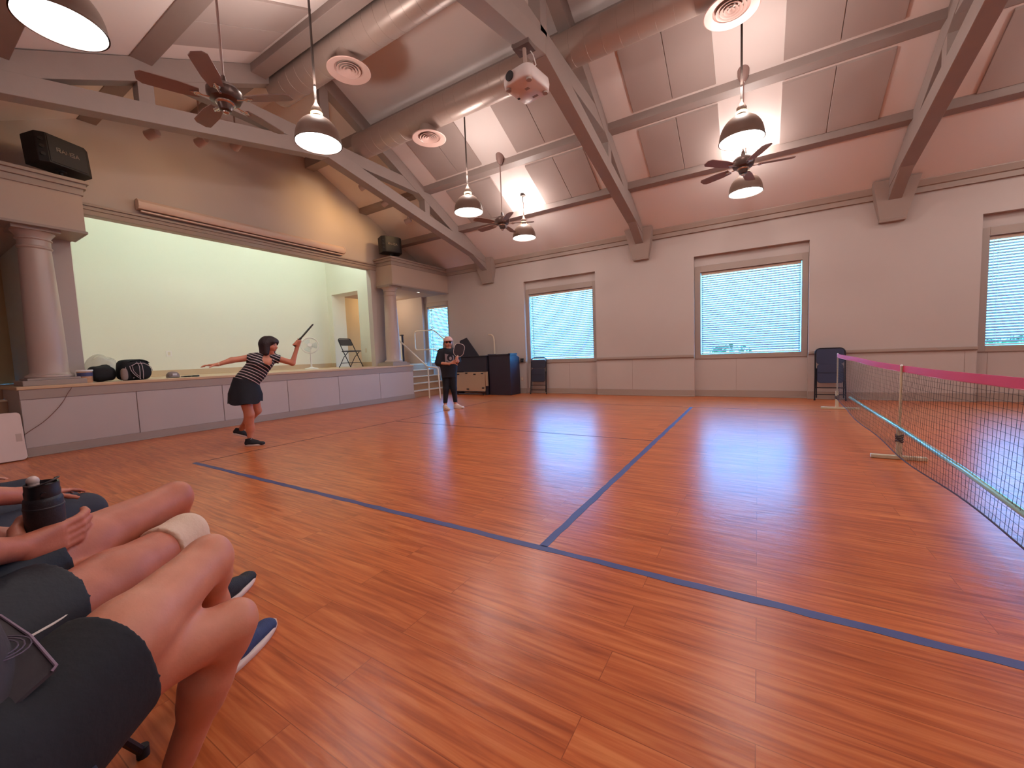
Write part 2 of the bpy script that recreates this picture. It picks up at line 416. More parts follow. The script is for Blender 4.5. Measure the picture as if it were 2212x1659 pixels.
# roof timbers
TX = [-6.70, -2.34, 2.02, 6.38]
def low(y): 
    d = abs(y-YC); return 4.77-0.2135*d
def mir(poly, s): return [(YC+s*u, v) for u, v in poly]
m_in = 0.10
for i, x in enumerate(TX):
    t = thing('roof_truss', ['scissor truss of pale timbers nearest the stage', 'second timber truss from the stage holding the projector', 'third timber truss from the stage, above the net', 'fourth timber truss from the stage'][i], 'roof truss', (x, YC, low(YC)), kind='structure')
    a, b = x-m_in, x+m_in
    for s in (1, -1):
        f = MB().prism(mir([(0.0, low(YC)), (4.95, low(YC+4.95)), (4.95, low(YC+4.95)+0.235), (0.0, low(YC)+0.235)], s), a, b, 'YZ'); f.build('lower_chord', m_beam, t, 0, 0.006, world=True)
        f = MB().prism(mir([(5.08, roofz(YC+5.08)-0.02), (0.0, RIDGE-0.0), (0.0, RIDGE-0.29), (5.08, roofz(YC+5.08)-0.31)], s), a+0.01, b-0.01, 'YZ'); f.build('rafter', m_beam, t, 0, 0.006, world=True)
        f = MB().prism(mir([(2.46, low(YC+2.46)+0.2), (2.62, low(YC+2.62)+0.2), (2.62, 4.98), (2.46, 4.98)], s), a+0.015, b-0.015, 'YZ'); f.build('strut', m_beam, t, 0, world=True)
    MB().box((a+0.02, YC-2.66, 4.86), (b-0.02, YC+2.66, 5.09)).build('collar_tie', m_beam, t, 0, 0.006, world=True)
    MB().box((a+0.02, YC-0.09, 5.0), (b-0.02, YC+0.09, RIDGE-0.2)).build('king_post', m_beam, t, 0, 0.006, world=True)
m_cor = M('corbel_paint', '#a08e86', 0.7)
for i, x in enumerate(TX):
    for s, nm in ((1, 'window wall'), (-1, 'near wall')):
        y = YB if s > 0 else YF
        f = MB()
        def P(xx, d, z): return (x+xx, y-s*d, z)
        rings = []
        for z, w, d in ((3.20, 0.175, 0.10), (3.235, 0.185, 0.115), (3.24, 0.175, 0.11), (3.86, 0.31, 0.30)):
            rings.append([P(-w, 0, z), P(w, 0, z), P(w, d, z), P(-w, d, z)])
        f.loft(rings); 
        struct(f.build('corbel', m_cor, smooth=0), 'tapered corbel on the %s under the %s truss' % (nm, ['first', 'second', 'third', 'fourth'][i]), 'corbel')
for nm, ya, yb, zb in (('topmost', 5.76, 5.98, 5.56), ('upper', 7.20, 7.42, 4.95), ('lower', 8.40, 8.62, 4.335)):
    for s in (1, -1):
        y0, y1 = (ya, yb) if s > 0 else (2*YC-ya, 2*YC-yb)
        f = MB().prism([(y0, zb), (y1, zb), (y1, roofz(y1)+0.02), (y0, roofz(y0)+0.02)], XL, XR, 'YZ')
        struct(f.build('purlin', m_beam, smooth=0, bevel=0.006), '%s roof purlin on the %s slope' % (nm, 'window side' if s > 0 else 'near side'), 'purlin')
# acoustic panels on the window-side slope (and its mirror)
def panel(x0, x1, ya, yb, label, seam=True):
    f = MB(); th = 0.035
    def P(x, y, o): return (x, y, roofz(y)-o)
    xm = (x0+x1)/2
    for a, b in (((x0, xm-0.004), (xm+0.004, x1)) if seam else ((x0, x1),)):
        f.add([P(a, ya, 0.0), P(b, ya, 0), P(b, yb, 0), P(a, yb, 0), P(a, ya, th), P(b, ya, th), P(b, yb, th), P(a, yb, th)],
              [(0,1,2,3),(7,6,5,4),(0,4,5,1),(1,5,6,2),(2,6,7,3),(3,7,4,0)])
    o = f.build('ceiling_panel', m_panel, smooth=0, bevel=0.004)
    tag(o, label, 'ceiling panel', 'acoustic panels on the ceiling')
BAYN = {0: 'between the first and second trusses', 1: 'between the second and third trusses', 2: 'beyond the third truss'}
for bi in range(3):
    x = TX[bi]+0.10
    for row, ya, yb in (('upper', 6.06, 7.14), ('lower', 7.45, 8.385)):
        for k, (p, q) in enumerate(((0.44, 1.68), (2.53, 3.78))):
            panel(x+p, x+q, ya, yb, 'flat grey-pink ceiling panel %s, %s row, %s of the gap' % (BAYN[bi], row, 'left' if k == 0 else 'right'))
            if row == 'upper' and bi < 2: panel(x+p, x+q, 2*YC-ya, 2*YC-yb, 'flat grey-pink ceiling panel on the near slope %s, %s of the fan' % (BAYN[bi], 'left' if k == 0 else 'right'))

# windows
m_glass = M('window_glass', '#ffffff', 0.0, trans=1.0, spec=0.3)
def glass_mat():
    m = bpy.data.materials.new('thin_glass'); m.use_nodes = True; nt = m.node_tree; nt.nodes.clear()
    o = nt.nodes.new('ShaderNodeOutputMaterial'); t = nt.nodes.new('ShaderNodeBsdfTransparent'); g = nt.nodes.new('ShaderNodeBsdfGlossy'); g.inputs['Roughness'].default_value = 0.02
    mx = nt.nodes.new('ShaderNodeMixShader'); mx.inputs[0].default_value = 0.06; t.inputs[0].default_value = (0.93, 0.97, 0.96, 1)
    nt.links.new(t.outputs[0], mx.inputs[1]); nt.links.new(g.outputs[0], mx.inputs[2]); nt.links.new(mx.outputs[0], o.inputs[0]); return m
m_tg = glass_mat()
def slat_mat():
    m = bpy.data.materials.new('blind_slat'); m.use_nodes = True; nt = m.node_tree; nt.nodes.clear()
    o = nt.nodes.new('ShaderNodeOutputMaterial'); d = nt.nodes.new('ShaderNodeBsdfDiffuse'); t = nt.nodes.new('ShaderNodeBsdfTranslucent')
    d.inputs[0].default_value = (0.52, 0.44, 0.42, 1); t.inputs[0].default_value = (0.24, 0.12, 0.10, 1)
    mx = nt.nodes.new('ShaderNodeMixShader'); mx.inputs[0].default_value = 0.35
    nt.links.new(d.outputs[0], mx.inputs[1]); nt.links.new(t.outputs[0], mx.inputs[2]); nt.links.new(mx.outputs[0], o.inputs[0]); return m
m_slat = slat_mat()
m_rail = M('blind_rail', '#c2a592', 0.5)
WN = ['tall narrow window behind the stair rail', 'window above the folded chair beside the desk', 'large middle window between the trusses', 'window at the right edge of the picture']
BN = ['white slatted blind over the narrow stair window', 'white slatted blind behind the folded chair and desk', 'white slatted blind on the middle window', 'white slatted blind at the right edge behind the net']
TILT = math.radians(40)
for i, ((n0, n1), (w0, w1)) in enumerate(zip(NN, WW)):
    t = thing('window_%d' % (i+1), WN[i], 'window', ((w0+w1)/2, YG, WB), kind='structure')
    f = MB(); tw = 0.085
    f.box((n0+0.005, YG-0.02, WB-0.10), (w0, YG, WT+0.20)); f.box((w1, YG-0.02, WB-0.10), (n1-0.005, YG, WT+0.20))
    f.box((w0, YG-0.02, WB-0.10), (w1, YG, WB)); f.box((w0, YG-0.02, WT+0.065), (w1, YG, WT+0.20))
    f.box((w0-0.012, YG-0.03, WT+0.062), (w1+0.012, YG, WT+0.075))
    f.build('window_frame', m_trim, t, 0, 0.004, world=True)
    f = MB(); xm = (w0+w1)/2
    for a, b in ((w0, w0+0.035), (w1-0.035, w1)): f.box((a, YG+0.15, WB), (b, YG+0.19, WT+0.06))
    f.box((w0, YG+0.15, WB), (w1, YG+0.19, WB+0.035)).box((w0, YG+0.15, WT+0.025), (w1, YG+0.19, WT+0.06))
    f.build('sash', m_white, t, 0, world=True)
    MB().box((w0, YG+0.165, WB), (w1, YG+0.171, WT+0.06)).build('pane', m_tg, t, 0, world=True)
    b = thing('window_blind', BN[i], 'window blind', ((w0+w1)/2, YG+0.06, WT), group='slatted blinds of the window wall')
    MB().box((w0+0.01, YG+0.02, WT), (w1-0.01, YG+0.085, WT+0.055)).build('headrail', m_rail, b, 0, 0.004, world=True)
    f = MB(); n = 36; p = (WT-WB-0.06)/n; R = rot(rx=TILT)
    for k in range(n):
        z = WT-0.01-p*(k+0.5)
        f.obox(((w0+w1)/2, YG+0.055, z), (w1-w0-0.03, 0.048, 0.0028), R)
    f.build('slats', m_slat, b, 0, world=True)
    MB().box((w0+0.015, YG+0.035, WB+0.012), (w1-0.015, YG+0.075, WB+0.035)).build('bottom_rail', m_white, b, 0, 0.003, world=True)
    f = MB()
    for q in ((0.07, 0.35, 0.65, 0.93) if i else (0.2, 0.8)):
        x = w0+(w1-w0)*q; f.box((x-0.0015, YG+0.029, WB+0.03), (x+0.0015, YG+0.031, WT)); f.box((x-0.0015, YG+0.081, WB+0.03), (x+0.0015, YG+0.083, WT))
    f.build('ladder_cords', m_white, b, 0, world=True)
    MB().cyl((w0+0.06, YG+0.018, WT+0.01), (w0+0.06, YG+0.018, WT-0.75), 0.004, n=6).build('wand', m_white, b, 0, world=True)
# outdoors
struct(MB().box((-40, YB+0.3, -0.5), (40, 60, -0.3)).build('lawn', M('lawn', '#b9cbb8', 0.9, noise=0.3, nscale=0.6), smooth=0), 'green lawn outside the windows', 'lawn')
def shrub(x, y, h, w, label, n=420):
    f = MB(); rnd = random.Random(int(x*100)+3)
    for k in range(n):
        u = rnd.random(); a = rnd.random()*2*PI; rr = w*math.sqrt(rnd.random())*(1-0.5*u)
        c = Vector((x+rr*math.cos(a), y+rr*math.sin(a), -0.3+h*u)); R = rot(rnd.random()*3, rnd.random()*3, rnd.random()*6)
        s = 0.05+0.06*rnd.random(); q = [R@Vector(v)*s for v in ((-1,0,0),(0,-0.5,0.1),(1,0,0),(0,0.5,0.1))]
        f.add([c+v for v in q], [(0,1,2,3)])
    o = f.build('shrub', M('leaf', '#4f7d4a', 0.7), smooth=0, fix=False); tag(o, label, 'shrub')
shrub(-0.6, 11.4, 1.42, 0.9, 'green shrub outside the middle window')
shrub(-9.6, 12.2, 3.2, 0.7, 'leafy tree outside the narrow stair window', 500)
shrub(4.0, 11.6, 1.36, 1.0, 'green shrub outside the window at right edge')
# court lines (tape on the floor)
m_blue = M('blue_tape', '#454878', 0.55, noise=0.12, nscale=20); m_dark = M('dark_tape', '#5a3038', 0.55)
CK, CBX, CY0, CY1, CYM = -1.047, -5.528, 1.953, 8.057, 4.952
def tape(pts, w, m, label, jit=0.004, gaps=()):
    f = MB(); (xa, ya), (xb, yb) = pts; L = math.hypot(xb-xa, yb-ya); d = ((xb-xa)/L, (yb-ya)/L); nn = (-d[1], d[0]); st = 0.10; k = 0; rnd = random.Random(int(xa*10+ya*7))
    N = int(L/st); prev = None
    for k in range(N+1):
        s = L*k/N; a = w/2+(rnd.random()-0.5)*jit; b = w/2+(rnd.random()-0.5)*jit
        cur = ((xa+d[0]*s+nn[0]*a, ya+d[1]*s+nn[1]*a), (xa+d[0]*s-nn[0]*b, ya+d[1]*s-nn[1]*b))
        if prev and not any(g0 <= k < g1 for g0, g1 in gaps):
            z = 0.0012
            q = [prev[0], prev[1], cur[1], cur[0]]
            f.add([(x, y, 0.0) for x, y in q]+[(x, y, z) for x, y in q], [(0,1,2,3),(7,6,5,4),(0,4,5,1),(1,5,6,2),(2,6,7,3),(3,7,4,0)])
        prev = cur
    return tag(f.build('court_line', m, smooth=0), label, 'court line', 'taped court lines')
tape(((CBX-0.03, CY0), (2.2, CY0)), 0.050, m_blue, 'long blue tape line running across the floor near the viewer', 0.010)
tape(((CK, CY0+0.02), (CK, CY1+0.03)), 0.052, m_blue, 'blue tape line running from the long line towards the windows', 0.008)
tape(((CBX, CYM), (CK-0.03, CYM)), 0.022, m_dark, 'thin dark centre line across the far half court', 0.003)
tape(((CBX, CY1), (1.0, CY1)), 0.022, m_dark, 'thin dark line along the window side of the court', 0.003)
tape(((CBX, CY0+0.03), (CBX, CY1)), 0.024, m_dark, 'thin dark baseline parallel to the stage', 0.003)
# ------------------------------------------------------------------ ceiling fixtures
def cu(a, b, t): return tuple(a[i]+(b[i]-a[i])*t for i in range(3))
# ducts
def duct(y, z, r, label, diffs):
    t = thing('air_duct', label, 'duct', (0, y, z))
    MB().cyl((-6.72, 0, 0), (XR, 0, 0), r, n=40).build('duct_pipe', m_duct, t, 40)
    f = MB(); x = -6.4
    while x < XR: f.tube([(x+0.035*q/32, r*math.cos(q*PI/16), r*math.sin(q*PI/16)) for q in range(33)], 0.0022, 4); x += 0.22
    f.build('seams', m_duct, t, 40)
    for dx, dy in diffs:
        d = thing('diffuser', None, None); d.parent = t; d.location = (dx, dy, -r)
        MB().cyl((0, 0, 0.12), (0, 0, -0.10), 0.155, n=28).build('neck', m_duct, d, 40)
        MB().lathe([(0.16, -0.10), (0.20, -0.105), (0.29, -0.135), (0.295, -0.145), (0.285, -0.15), (0.195, -0.125), (0.185, -0.11), (0.16, -0.10)], n=40, close=False).build('flange', M('diffuser_paint', '#c9a69c', 0.4), d, 40)
        f = MB()
        for q in (0.16, 0.118, 0.078, 0.038):
            f.lathe([(q-0.035 if q > 0.04 else 0.002, -0.118), (q-0.006, -0.138), (q, -0.140), (q, -0.134), (q-0.030 if q > 0.04 else 0.002, -0.112)], n=32, close=False)
        f.build('rings', M('diffuser_paint', '#c9a69c'), d, 40)
        MB().lathe([(0.001, -0.085), (0.185, -0.085), (0.185, -0.09), (0.001, -0.09)], n=28, close=False).build('core', m_black, d, 0)
duct(5.57, 5.32, 0.225, 'long round ceiling duct nearer the windows', [(-4.95, 0.02), (-0.28, 0.02), (4.2, 0.02)])
duct(4.00, 5.56, 0.225, 'long round ceiling duct nearer the viewer', [(-4.95, -0.02), (-0.28, -0.02)])

# pendant lamps
m_shade = M('lamp_shade', '#7b6357', 0.45); m_shin = M('lamp_inner', '#f2e6da', 0.5)
m_stem = M('lamp_stem', '#3c2f2a', 0.6)
m_lens = M('lamp_lens', '#fff3ea', 0.4, emit=LAMP_C, es=LAMP_E)
m_ring = M('lamp_ring_glow', '#ffe6c0', 0.4, emit=(1.0, 0.72, 0.38), es=2.2)
LZ = 3.70; UP_E = 30.0
def make_lamp(x, y, label):
    t = thing('pendant_lamp', label, 'pendant lamp', (x, y, LZ), group='dome pendant lamps')
    outer = [(0.262, 0.0), (0.262, 0.012), (0.255, 0.02)]
    for k in range(11):
        a = k/10*PI/2*0.90; outer.append((0.255*math.cos(a)**0.9, 0.02+0.285*math.sin(a)))
    outer += [(0.055, 0.318), (0.055, 0.325)]
    inner = [(r-0.006, z-0.004) for r, z in reversed(outer[2:-1])]+[(0.252, 0.0)]
    MB().lathe(outer+inner, n=48, close=False).build('shade', m_shade, t, 40)
    MB().lathe([(0.001, 0.012), (0.248, 0.012), (0.248, 0.016), (0.001, 0.016)], n=48, close=False).build('lens', m_lens, t, 40)
    MB().lathe([(0.058, 0.325), (0.066, 0.33), (0.066, 0.352), (0.058, 0.357)], n=24).build('glow_ring', m_ring, t, 40)
    MB().lathe([(0.056, 0.357), (0.058, 0.40), (0.03, 0.44), (0.016, 0.47), (0.014, 0.50)], n=24).build('socket_cap', m_shade, t, 40)
    top = roofz(y)-LZ
    light('lamp_uplight', 'POINT', (x, y, LZ+0.66), UP_E, (1.0, 0.90, 0.84), shadow_soft_size=0.10)
    MB().cyl((0, 0, 0.48), (0, 0, top-0.02), 0.013, n=10).lathe([(0.06, top-0.03), (0.06, top+0.03)], n=20).build('stem', m_stem, t, 40)
    return t
LN = {(-4.48, 1.02): 'huge dome pendant lamp at the top left corner', (-4.48, 3.10): 'dome pendant lamp in front of the stage wall', (-4.48, 6.02): 'dome pendant lamp hanging beyond the first truss', (-4.48, 8.06): 'small far dome pendant lamp by the fan blades',
      (-0.19, 6.10): 'dome pendant lamp hanging above the right ceiling fan', (-0.19, 8.16): 'dome pendant lamp under the right ceiling fan'}
for (x, y), l in LN.items(): make_lamp(x, y, l)
for x, y in ((-0.19, 1.02), (-0.19, 3.10), (4.12, 3.10), (4.12, 6.10), (4.12, 8.16), (4.12, 1.02)):
    make_lamp(x, y, 'dome pendant lamp of the right-hand rows, out of the picture')

# ceiling fans
m_blade = M('fan_blade', '#8d7069', 0.5, noise=0.08, nscale=10); m_fanm = M('fan_metal', '#5d4a45', 0.3, metal=0.7); m_chrome = M('fan_chrome', '#c9bdb8', 0.2, metal=0.9)
def make_fan(x, y, z, a0, label):
    t = thing('ceiling_fan', label, 'ceiling fan', (x, y, z), group='five-blade ceiling fans')
    MB().lathe([(0.02, -0.11), (0.05, -0.10), (0.065, -0.06), (0.07, -0.03), (0.13, -0.01), (0.15, 0.03), (0.15, 0.075), (0.11, 0.12), (0.03, 0.15), (0.02, 0.22)], n=32).build('motor', m_fanm, t, 40)
    MB().lathe([(0.072, -0.05), (0.085, -0.04), (0.085, -0.028), (0.07, -0.02)], n=28).lathe([(0.03, -0.112), (0.03, -0.125), (0.012, -0.135)], n=16).build('switch_ring', m_chrome, t, 40)
    top = roofz(y)-z
    MB().cyl((0, 0, 0.15), (0, 0, top-0.05), 0.012, n=10).build('downrod', m_blade, t, 40)
    MB().lathe([(0.02, top-0.16), (0.05, top-0.13), (0.075, top-0.06), (0.08, top+0.05)], n=24).build('canopy', m_blade, t, 40)
    for k in range(5):
        a = a0+2*PI*k/5; R = Matrix.Rotation(a, 3, 'Z'); Tm = R @ Matrix.Rotation(math.radians(12), 3, 'X')
        f = MB(); n = 12; pts = []
        for q in range(n+1):
            u = q/n; w = 0.055+0.02*min(1, u*3)
            if u > 0.9: w *= math.sqrt(max(0.05, 1-((u-0.9)/0.1)**2*0.7))
            pts.append((0.20+0.45*u, w))
        vs = [(u, w, 0.004) for u, w in pts]+[(u, -w, 0.004) for u, w in reversed(pts)]
        nv = len(vs); vs2 = vs+[(u, w, -0.004) for u, w, _ in vs]
        f.add([R @ (Matrix.Rotation(math.radians(12), 3, 'X') @ Vector(v)) for v in vs2], [tuple(range(nv)), tuple(range(2*nv-1, nv-1, -1))]+[(i, nv+i, nv+(i+1) % nv, (i+1) % nv) for i in range(nv)])
        b = f.build('blade', m_blade, t, 20)
        g = MB(); g.tube([R@Vector((0.12, 0, -0.01)), R@Vector((0.17, 0, -0.012)), R@Vector((0.22, 0.0, -0.008)), R@Vector((0.27, 0, -0.008))], [0.012, 0.010, 0.016, 0.006], 8, flat=0.5)
        g.tube([R@Vector((0.215+0.025*math.cos(s), 0.025*math.sin(s), -0.010)) for s in np.linspace(0, 2*PI, 13)[:-1]], 0.006, 6, closed=True)
        g.build('blade_arm', m_chrome, b, 40)
    return t
make_fan(-4.46, 7.12, 3.78, 0.5, 'far ceiling fan between the first and second trusses')
make_fan(-0.20, 7.12, 3.76, 0.18, 'ceiling fan between the two right-hand pendant lamps')
make_fan(-4.46, 2.10, 3.70, 0.55, 'ceiling fan at left in front of the first truss')

# track spots on both ends of the stage wall
m_can = M('spot_can', '#b59a8d', 0.4)
def spot(loc, aim, lit, label):
    t = thing('track_spot', label, 'spotlight', loc, group='track spotlights by the stage')
    d = (Vector(aim)-Vector(loc)).normalized()
    MB().lathe([(0.05, -0.09), (0.062, -0.07), (0.066, 0.06), (0.070, 0.07), (0.060, 0.07), (0.055, 0.04), (0.001, 0.03)], axis=d, n=24, close=False).lathe([(0.001, -0.09), (0.05, -0.09)], axis=d, n=24, close=False).build('can', m_can, t, 40)
    MB().lathe([(0.001, 0.045), (0.056, 0.045), (0.056, 0.05), (0.001, 0.05)], axis=d, n=24, close=False).build('bulb_face', M('spot_glow', '#ffffff', emit=(1, 0.8, 0.45), es=14) if lit else M('spot_off', '#c9b8a8'), t, 40)
    top = roofz(loc[1])-loc[2]
    MB().tube([(0, 0, 0.05), (0, 0, 0.14), (0, 0, min(top, 0.9))], 0.012, 8).build('bracket', m_can, t, 40)
    if lit:
        light('spot_beam', 'SPOT', Vector(loc)+d*0.09, lit, (1.0, 0.62, 0.26), target=aim, spot_size=math.radians(85), spot_blend=0.9, shadow_soft_size=0.05)
spot((-7.55, 6.25, 4.98), (-8.9, 5.9, 4.55), 26, 'lit track spot nearest the screen casing')
spot((-7.55, 6.86, 4.80), (-8.9, 6.6, 4.25), 20, 'lit track spot, middle of the right three')
spot((-7.55, 7.57, 4.57), (-8.9, 7.2, 4.1), 11, 'lit track spot nearest the windows')
spot((-7.3, 2.45, 4.40), (-8.9, 1.6, 3.9), 5, 'can spot hanging below the truss, nearest the left speaker')
spot((-7.3, 3.05, 4.55), (-8.9, 2.6, 4.1), 5, 'can spot hanging below the truss, middle of three')
spot((-7.3, 3.55, 4.70), (-8.9, 3.6, 4.4), 5, 'can spot hanging below the truss, nearest the lamp')

# stage strip lights hidden above the opening
m_tube = M('stage_tube', '#ffffff', emit=(0.78, 1.0, 0.90), es=34.0)
for k, y in enumerate((2.9, 4.3, 5.7, 6.9)):
    t = thing('strip_light', 'fluorescent strip light above the stage opening', 'strip light', (-9.45, y, 4.30), group='stage strip lights')
    MB().box((-0.06, -0.6, 0.03), (0.06, 0.6, 0.30)).build('housing', m_white, t, 0, 0.004)
    MB().cyl((0.0, -0.57, 0.0), (0.0, 0.57, 0.0), 0.02, n=12).build('tube', m_tube, t, 40)
# recessed downlight in the stair recess
t = thing('downlight', 'round lit downlight in the soffit above the stairs', 'downlight', (-8.72, 9.08, WINGZ))
MB().lathe([(0.075, -0.004), (0.11, -0.006), (0.112, 0.0), (0.075, 0.002)], n=28, close=False).build('trim_ring', m_white, t, 40)
MB().lathe([(0.001, -0.002), (0.075, -0.002), (0.075, 0.0), (0.001, 0.0)], n=28, close=False).build('lens', M('downlight_glow', '#ffffff', emit=(1, 0.9, 0.7), es=10), t, 40)
for k, x in enumerate((-10.3,)):
    light('recess_fill_lamp', 'POINT', (x, 9.0, 3.0), 12, (1.0, 0.8, 0.55), shadow_soft_size=0.08)

# projection screen casing
t = thing('screen_casing', 'long white roller screen casing on the stage wall', 'projection screen', (XL+0.004, 4.62, 3.84))
MB().prism([(0.0, -0.07), (0.13, -0.07), (0.155, -0.03), (0.15, 0.04), (0.10, 0.09), (0.0, 0.09)], -1.94, 1.94, 'XZ').build('casing', M('screen_white', '#cfb3a6', 0.45), t, 40)
MB().box((0.05, -1.92, -0.115), (0.105, 1.92, -0.088)).build('bottom_bar', M('screen_white', '#cfb3a6'), t, 0, 0.006)
MB().box((0.03, -1.90, -0.09), (0.045, 1.90, -0.07)).build('slot', m_black, t, 0)
for s in (-1, 1): MB().prism([(0.0, -0.075), (0.135, -0.075), (0.16, -0.03), (0.155, 0.045), (0.105, 0.095), (0.0, 0.095)], s*1.94, s*1.96, 'XZ').build('end_cap', M('screen_white', '#cfb3a6'), t, 0)

# loudspeakers on the soffit boxes
def glyphs(s, h, t):
    """stroke letters for the speaker badge, returned as polylines on a unit grid"""
    G = {'R': [[(0,0),(0,1),(0.75,1),(0.75,0.5),(0,0.5)], [(0.3,0.5),(0.8,0)]], 'A': [[(0,0),(0.4,1),(0.8,0)], [(0.2,0.38),(0.6,0.38)]],
         'M': [[(0,0),(0,1),(0.4,0.15),(0.8,1),(0.8,0)]], 'S': [[(0.75,1),(0,1),(0,0.5),(0.75,0.5),(0.75,0),(0,0)]]}
    out = []; x = 0
    for ch in s:
        for pl in G[ch]: out.append([((x+u)*h, v*h) for u, v in pl])
        x += 1.0
    return out, (x-0.2)*h
m_spk = M('speaker_black', '#1a171c', 0.6, bump=0.2, bscale=200); m_badge = M('badge_grey', '#8d7f78', 0.5)
def speaker(loc, rz, label, w=0.50, h=0.36, d=0.30, tilt=0.0):
    t = thing('loudspeaker', label, 'loudspeaker', loc, rz, group='stage loudspeakers')
    # front faces local -Y
    R = Matrix.Rotation(tilt, 3, 'X')
    def T(f, k0=0):
        return f.xform(Matrix.Translation((0, 0, 0.10+h/2)) @ R.to_4x4(), k0)
    f = MB(); f.prism([(-w/2, d/2), (-w/2, -d/2+0.06), (-w/2+0.08, -d/2), (w/2-0.08, -d/2), (w/2, -d/2+0.06), (w/2, d/2)], -h/2, h/2, 'XY'); T(f).build('cabinet', m_spk, t, 0, 0.012)
    f = MB().box((-w/2+0.09, -d/2-0.008, -h/2+0.02), (w/2-0.09, -d/2, h/2-0.02)); T(f).build('grille', M('speaker_grille', '#221d24', 0.7), t, 0, 0.004)
    pls, gw = glyphs('RAMSA', 0.052, 0)
    f = MB()
    for pl in pls: f.tube([(-gw/2+u, -d/2-0.010, v-0.02) for u, v in pl], 0.0055, 6)
    T(f).build('badge_lettering', m_badge, t, 40)
    for zz in (-0.1, 0.0, 0.1):
        f = MB(); f.cyl((-w/2+0.045, -d/2+0.04, zz), (-w/2+0.036, -d/2+0.018, zz), 0.024, n=14); T(f).build('port', m_black, t, 40)
    MB().cyl((0, 0, 0.0), (0, 0, 0.12), 0.022, n=12).lathe([(0.05, 0.0), (0.05, 0.012)], n=16).lathe([(0.06, 0.085), (0.055, 0.12)], n=16).build('stand_mount', m_black, t, 40)
    return t
speaker((-8.36, 1.73, 3.81), math.radians(112), 'black loudspeaker standing on the left soffit box', 0.60, 0.40, tilt=math.radians(-6))
speaker((-8.37, 7.70, 3.81), math.radians(70), 'black loudspeaker standing on the right soffit box', 0.55, 0.42, tilt=math.radians(-4))

# projector hanging from the second truss
m_pw = M('projector_white', '#d9cbc8', 0.4)
t = thing('projector', 'white ceiling projector hung from the second truss', 'projector', (-2.19, 4.12, 4.08))
Rz = Matrix.Rotation(math.radians(-8), 4, 'Z')
f = MB()
def rr_ring(w, l, r, z, n=6):
    out = []
    for cx, cy_, a0 in ((w/2-r, l/2-r, 0), (-w/2+r, l/2-r, PI/2), (-w/2+r, -l/2+r, PI), (w/2-r, -l/2+r, 1.5*PI)):
        for k in range(n+1):
            a = a0+PI/2*k/n; out.append((cx+r*math.cos(a), cy_+r*math.sin(a), z))
    return out
f.loft([rr_ring(0.34, 0.40, 0.07, -0.075), rr_ring(0.37, 0.43, 0.085, -0.062), rr_ring(0.385, 0.445, 0.09, 0.0), rr_ring(0.37, 0.43, 0.085, 0.055), rr_ring(0.33, 0.39, 0.08, 0.072)]); f.xform(Rz).build('body', m_pw, t, 45)
f = MB(); f.box((-0.165, 0.03, -0.078), (-0.135, 0.06, -0.074)); f.xform(Rz).build('sensor_window', m_black, t, 0)
f = MB(); f.lathe([(0.03, -0.095), (0.03, -0.07)], o=(0.14, -0.15, 0), n=16).lathe([(0.03, -0.095), (0.03, -0.07)], o=(0.14, 0.15, 0), n=16).lathe([(0.03, -0.095), (0.03, -0.07)], o=(-0.13, -0.16, 0), n=16); f.xform(Rz).build('feet', M('projector_grey', '#a89a94', 0.5), t, 40)
f = MB(); f.box((0.0, -0.05, -0.077), (0.05, -0.01, -0.0735)).box((-0.02, 0.12, -0.077), (0.05, 0.15, -0.0735)); f.xform(Rz).build('stickers', M('sticker', '#9a8d86', 0.6), t, 0)
f = MB()
for k in range(9): f.box((-0.196, -0.16+k*0.022, -0.03), (-0.190, -0.148+k*0.022, 0.03))
f.xform(Rz).build('vents', M('projector_grey', '#a89a94'), t, 0)
f = MB(); f.cyl((-0.06, -0.222, 0), (-0.06, -0.235, 0), 0.05, n=24); f.xform(Rz).build('lens_ring', m_black, t, 40)
MB().cyl((0, 0, 0.06), (-0.02, -0.0, 0.40), 0.022, n=14).obox((0, 0, 0.085), (0.16, 0.16, 0.025)).build('mount_pole', M('mount_paint', '#b39a90', 0.4), t, 40)
MB().tube([(-0.02, 0.02, 0.38), (0.0, 0.06, 0.40), (0.02, 0.10, 0.42), (-0.02, 0.12, 0.47)], 0.018, 8).tube([(-0.02, 0, 0.38), (-0.1, -0.03, 0.40), (-0.16, 0.0, 0.46)], 0.02, 8).obox((-0.03, 0.02, 0.40), (0.20, 0.16, 0.05)).build('beam_clamp', M('clamp', '#6d5c57', 0.5), t, 40)
MB().tube([(0.03, 0.02, 0.08), (0.09, 0.06, 0.2), (0.05, 0.08, 0.33), (0.0, 0.06, 0.42)], 0.006, 6).build('cable', m_white, t, 40)
